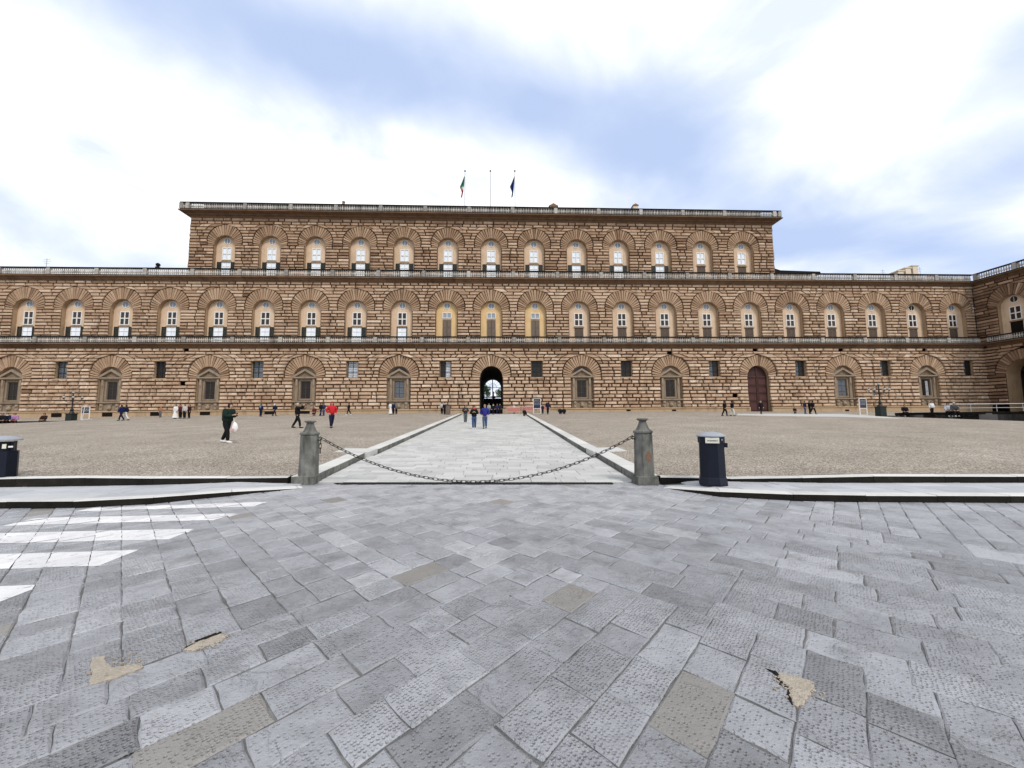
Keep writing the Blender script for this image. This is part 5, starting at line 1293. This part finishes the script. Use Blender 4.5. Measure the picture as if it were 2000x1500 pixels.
# far figures: px, py, facing, then looks
far = [
 (509, 813.5, 0, dict(top=NAVY, legs=NAVY, pack=(.10, .16, .24)), 'person in navy with a pale badge on the back, left of the white-hooded walker'),
 (536, 812.5, 95, dict(top=NAVY, legs=NAVY, hood=WHITE, stride=.28), 'walker in navy with a white hood striding before the palace wall, left'),
 (614, 812, 180, dict(top=MAROON, legs=MAROON, pose='crouch', hair=(.6, .58, .55)), 'crouching person in dark red low at the wall behind the red jacket'),
 (626, 812.5, 100, dict(top=BLACK, legs=NAVY, stride=.10), 'person in black standing beside the crouching one in dark red'),
 (632, 812, 200, dict(top=(.03, .04, .10), legs=JEANS), 'person in dark blue just left of the red jacket figure'),
 (681, 810.5, 250, dict(top=BLACK, legs=BLACK, stride=.24, shoes=SHOE_W), 'lone person in black walking left between two pedimented windows'),
 (763, 809.5, 180, dict(top=WHITE, legs=WHITE, skirt=(WHITE, .9)), 'person in a long white coat before the window left of the entrance'),
 (768, 809.5, 190, dict(top=NAVY, legs=BLACK), 'person in navy next to the long white coat'),
 (774, 809.0, 180, dict(top=GREY, legs=BLACK, h=1.5), 'small person in grey right of the long white coat'),
 (863, 809.0, 180, dict(top=(.45, .45, .45), legs=BLACK), 'person in pale grey top left of the dark round bin'),
 (868.5, 809.5, 170, dict(top=BLACK, legs=BLACK, scarf=WHITE), 'person in black with white scarf just beside the dark round bin'),
 (955, 809.0, 180, dict(top=(.30, .32, .30), legs=GREY, hair=(.45, .45, .42)), 'grey-haired person in a grey jacket under the left half of the entrance arch'),
 (963.5, 810, 190, dict(top=BLACK, legs=BLACK, scarf=WHITE), 'person in black with a white collar in the middle of the entrance'),
 (971, 808.5, 170, dict(top=(.03, .025, .07), legs=NAVY), 'person in dark violet at the right half of the entrance arch'),
 (976.5, 808.5, 185, dict(top=NAVY, legs=BLACK), 'person in navy at the right jamb of the entrance arch'),
 (1003.5, 808.5, 180, dict(top=(.62, .48, .45), legs=(.5, .42, .4), h=1.6), 'person in pale pink before the red barriers'),
 (1024, 811, 160, dict(top=BLACK, legs=BLACK, pose='ground'), 'person in black sitting on the ground at the head of the right ramp kerb'),
 (1060, 808.5, 180, dict(top=NAVY, legs=BLACK, h=1.3), 'child in navy between the information board and an adult'),
 (1070, 809, 175, dict(top=NAVY, legs=BLACK, stride=.1, h=1.8), 'tall person in dark navy right of the central information board'),
 (1094, 808.5, 180, dict(top=BLACK, legs=BLACK, pose='ground'), 'left one of two people in black sitting on the ground at the wall'),
 (1101.5, 808.5, 185, dict(top=BLACK, legs=BLACK, pose='ground'), 'right one of two people in black sitting on the ground at the wall'),
 (1416, 812.5, 95, dict(top=BLACK, legs=BLACK, stride=.22), 'person in black walking left of the one in white trousers, near the brown door'),
 (1431, 812.5, 100, dict(top=BLACK, legs=WHITE, stride=.14), 'person in black top and white trousers walking towards the brown door'),
 (1487, 809, 180, dict(top=BLACK, legs=BLACK, hair=(.5, .48, .45), stride=.12), 'pale-haired person in black standing before the brown door'),
 (1552.5, 808.5, 200, dict(top=BLACK, legs=NAVY, h=1.25, pose='crouch'), 'small dark figure bending low right of the brown door'),
 (1573, 808.5, 150, dict(top=NAVY, legs=JEANS), 'person in navy and jeans, left of a walking pair right of the brown door'),
 (1582, 808.5, 110, dict(top=BLACK, legs=BLACK), 'person in black in the middle of the trio right of the brown door'),
 (1588.5, 809, 95, dict(top=BLACK, legs=BLACK, stride=.3), 'person in black striding, rightmost of the trio right of the brown door'),
 (236, 821.5, 260, dict(top=(.012, .02, .09), legs=NAVY, stride=.25), 'person in deep blue leaning forward, left of the walker in white trousers'),
 (245, 821, 250, dict(top=NAVY, legs=WHITE, stride=.22), 'person in navy with white trousers walking at the far left'),
 (313, 815, 180, dict(top=(.30, .16, .10), legs=GREY, hood=(.55, .14, .06), h=1.5), 'person with an orange hood against the wall, left'),
 (342, 818, 190, dict(top=WHITE, legs=WHITE, skirt=(WHITE, .9)), 'person in a white dress, leftmost of a group of four'),
 (352, 817.5, 170, dict(top=MAROON, legs=BLACK), 'person in dark red coat next to the white dress'),
 (360, 817.5, 180, dict(top=(.5, .48, .47), legs=BLACK), 'person in pale top and black trousers, third of the group of four'),
 (369, 817, 200, dict(top=(.05, .015, .015), legs=BLACK), 'person in a near black red coat, rightmost of the group of four'),
]
for px_, py_, fc, kw, lab in far:
    f = ramp_z if 896 < px_ < 1005 else plaza_z
    P = at(px_, py_, f)
    if P.y > -1.6: P = Vector((on_fac(px_, py_, -1.6).x, -1.6, f(P.x, -1.6)))
    person(P, fc, lab, **kw)
# people on and by the side walls
def wall_sitter(px_, line, zt, lab, side, **kw):
    best = None
    for i in range(400):
        u = i/399*(len(line)-1); j = min(int(u), len(line)-2); w_ = u-j
        x = line[j][0]+(line[j+1][0]-line[j][0])*w_; y = line[j][1]+(line[j+1][1]-line[j][1])*w_; q = px_of((x, y, zt))
        if best is None or abs(q[0]-px_) < best[0]: best = (abs(q[0]-px_), x, y)
    _, x, y = best
    person((x+side*.1, y+.12, zt-.42), kw.pop('face', 215), lab, pose='sit', group='people sitting on the side walls', **kw)
wall_sitter(1853, RT_LINE, 1.80, 'person in pale grey jacket sitting on the black wall at right', 1, top=(.45, .47, .52), legs=BLACK, shoes=SHOE_W)
wall_sitter(1866, RT_LINE, 1.80, 'person in white cap and dark coat sitting on the black wall at right', 1, top=(.06, .06, .065), legs=BLACK, hood=WHITE, shoes=SHOE_W)
wall_sitter(1768, RT_LINE, 1.80, 'person in black sitting on the black wall just right of the right lamp post', 1, top=BLACK, legs=BLACK, shoes=SHOE_W)
wall_sitter(3, LT_LINE, 1.56, 'person in black sitting on the low wall at the extreme left edge', -1, top=BLACK, legs=BLACK, face=140)
wall_sitter(27, LT_LINE, 1.56, 'person in pale purple sitting on the low wall at far left', -1, top=(.38, .20, .38), legs=MAROON, face=140)
wall_sitter(12, LT_LINE, 1.56, 'person in dark coat and white scarf sitting on the far left wall', -1, top=NAVY, legs=BLACK, scarf=WHITE, face=150)
wall_sitter(85, LT_LINE, 1.56, 'person in dark brown sitting alone on the low wall left of the lamp post', -1, top=(.03, .015, .012), legs=BLACK, face=160)
d = ray(1820, 803); t_ = (1.68-CAM.z)/d.z if abs(d.z) > 1e-6 else 50
q = CAM+d*(44.5/d.y); person((q.x, q.y, plaza_z(q.x, q.y) if q.y > -23 else 1.68), 200, 'person in white shirt and black trousers standing on the right terrace', top=WHITE, legs=BLACK, h=1.6)

# realise the skinned figures as plain meshes and merge hands and faces into the bodies
bpy.context.view_layer.update(); dgp = bpy.context.evaluated_depsgraph_get()
EYE = cloth((.02, .015, .012)); LIP = cloth((.35, .12, .10)); new = {}
for o in PENDING:
    me = bpy.data.meshes.new_from_object(o.evaluated_get(dgp)); new[o.name] = me
for o in PENDING:
    me = new[o.name]; old = o.data; o.modifiers.clear()
    if o.name in EXTRA:
        ex = EXTRA[o.name]; bm = bmesh.new(); bm.from_mesh(me); off = len(bm.verts); vv = [bm.verts.new(p) for p in ex.v]
        for f, m_ in zip(ex.f, ex.m):
            try: fc = bm.faces.new([vv[i] for i in f]); fc.material_index = m_; fc.smooth = True
            except ValueError: pass
        bm.to_mesh(me); bm.free(); me.materials.append(EYE); me.materials.append(LIP)
        if 'x' in o: del o['x']
    a = me.attributes.get('tint') or me.attributes.new('tint', 'FLOAT', 'FACE'); a.data.foreach_set('value', [.5]*len(me.polygons))
    o.data = me; bpy.data.meshes.remove(old)
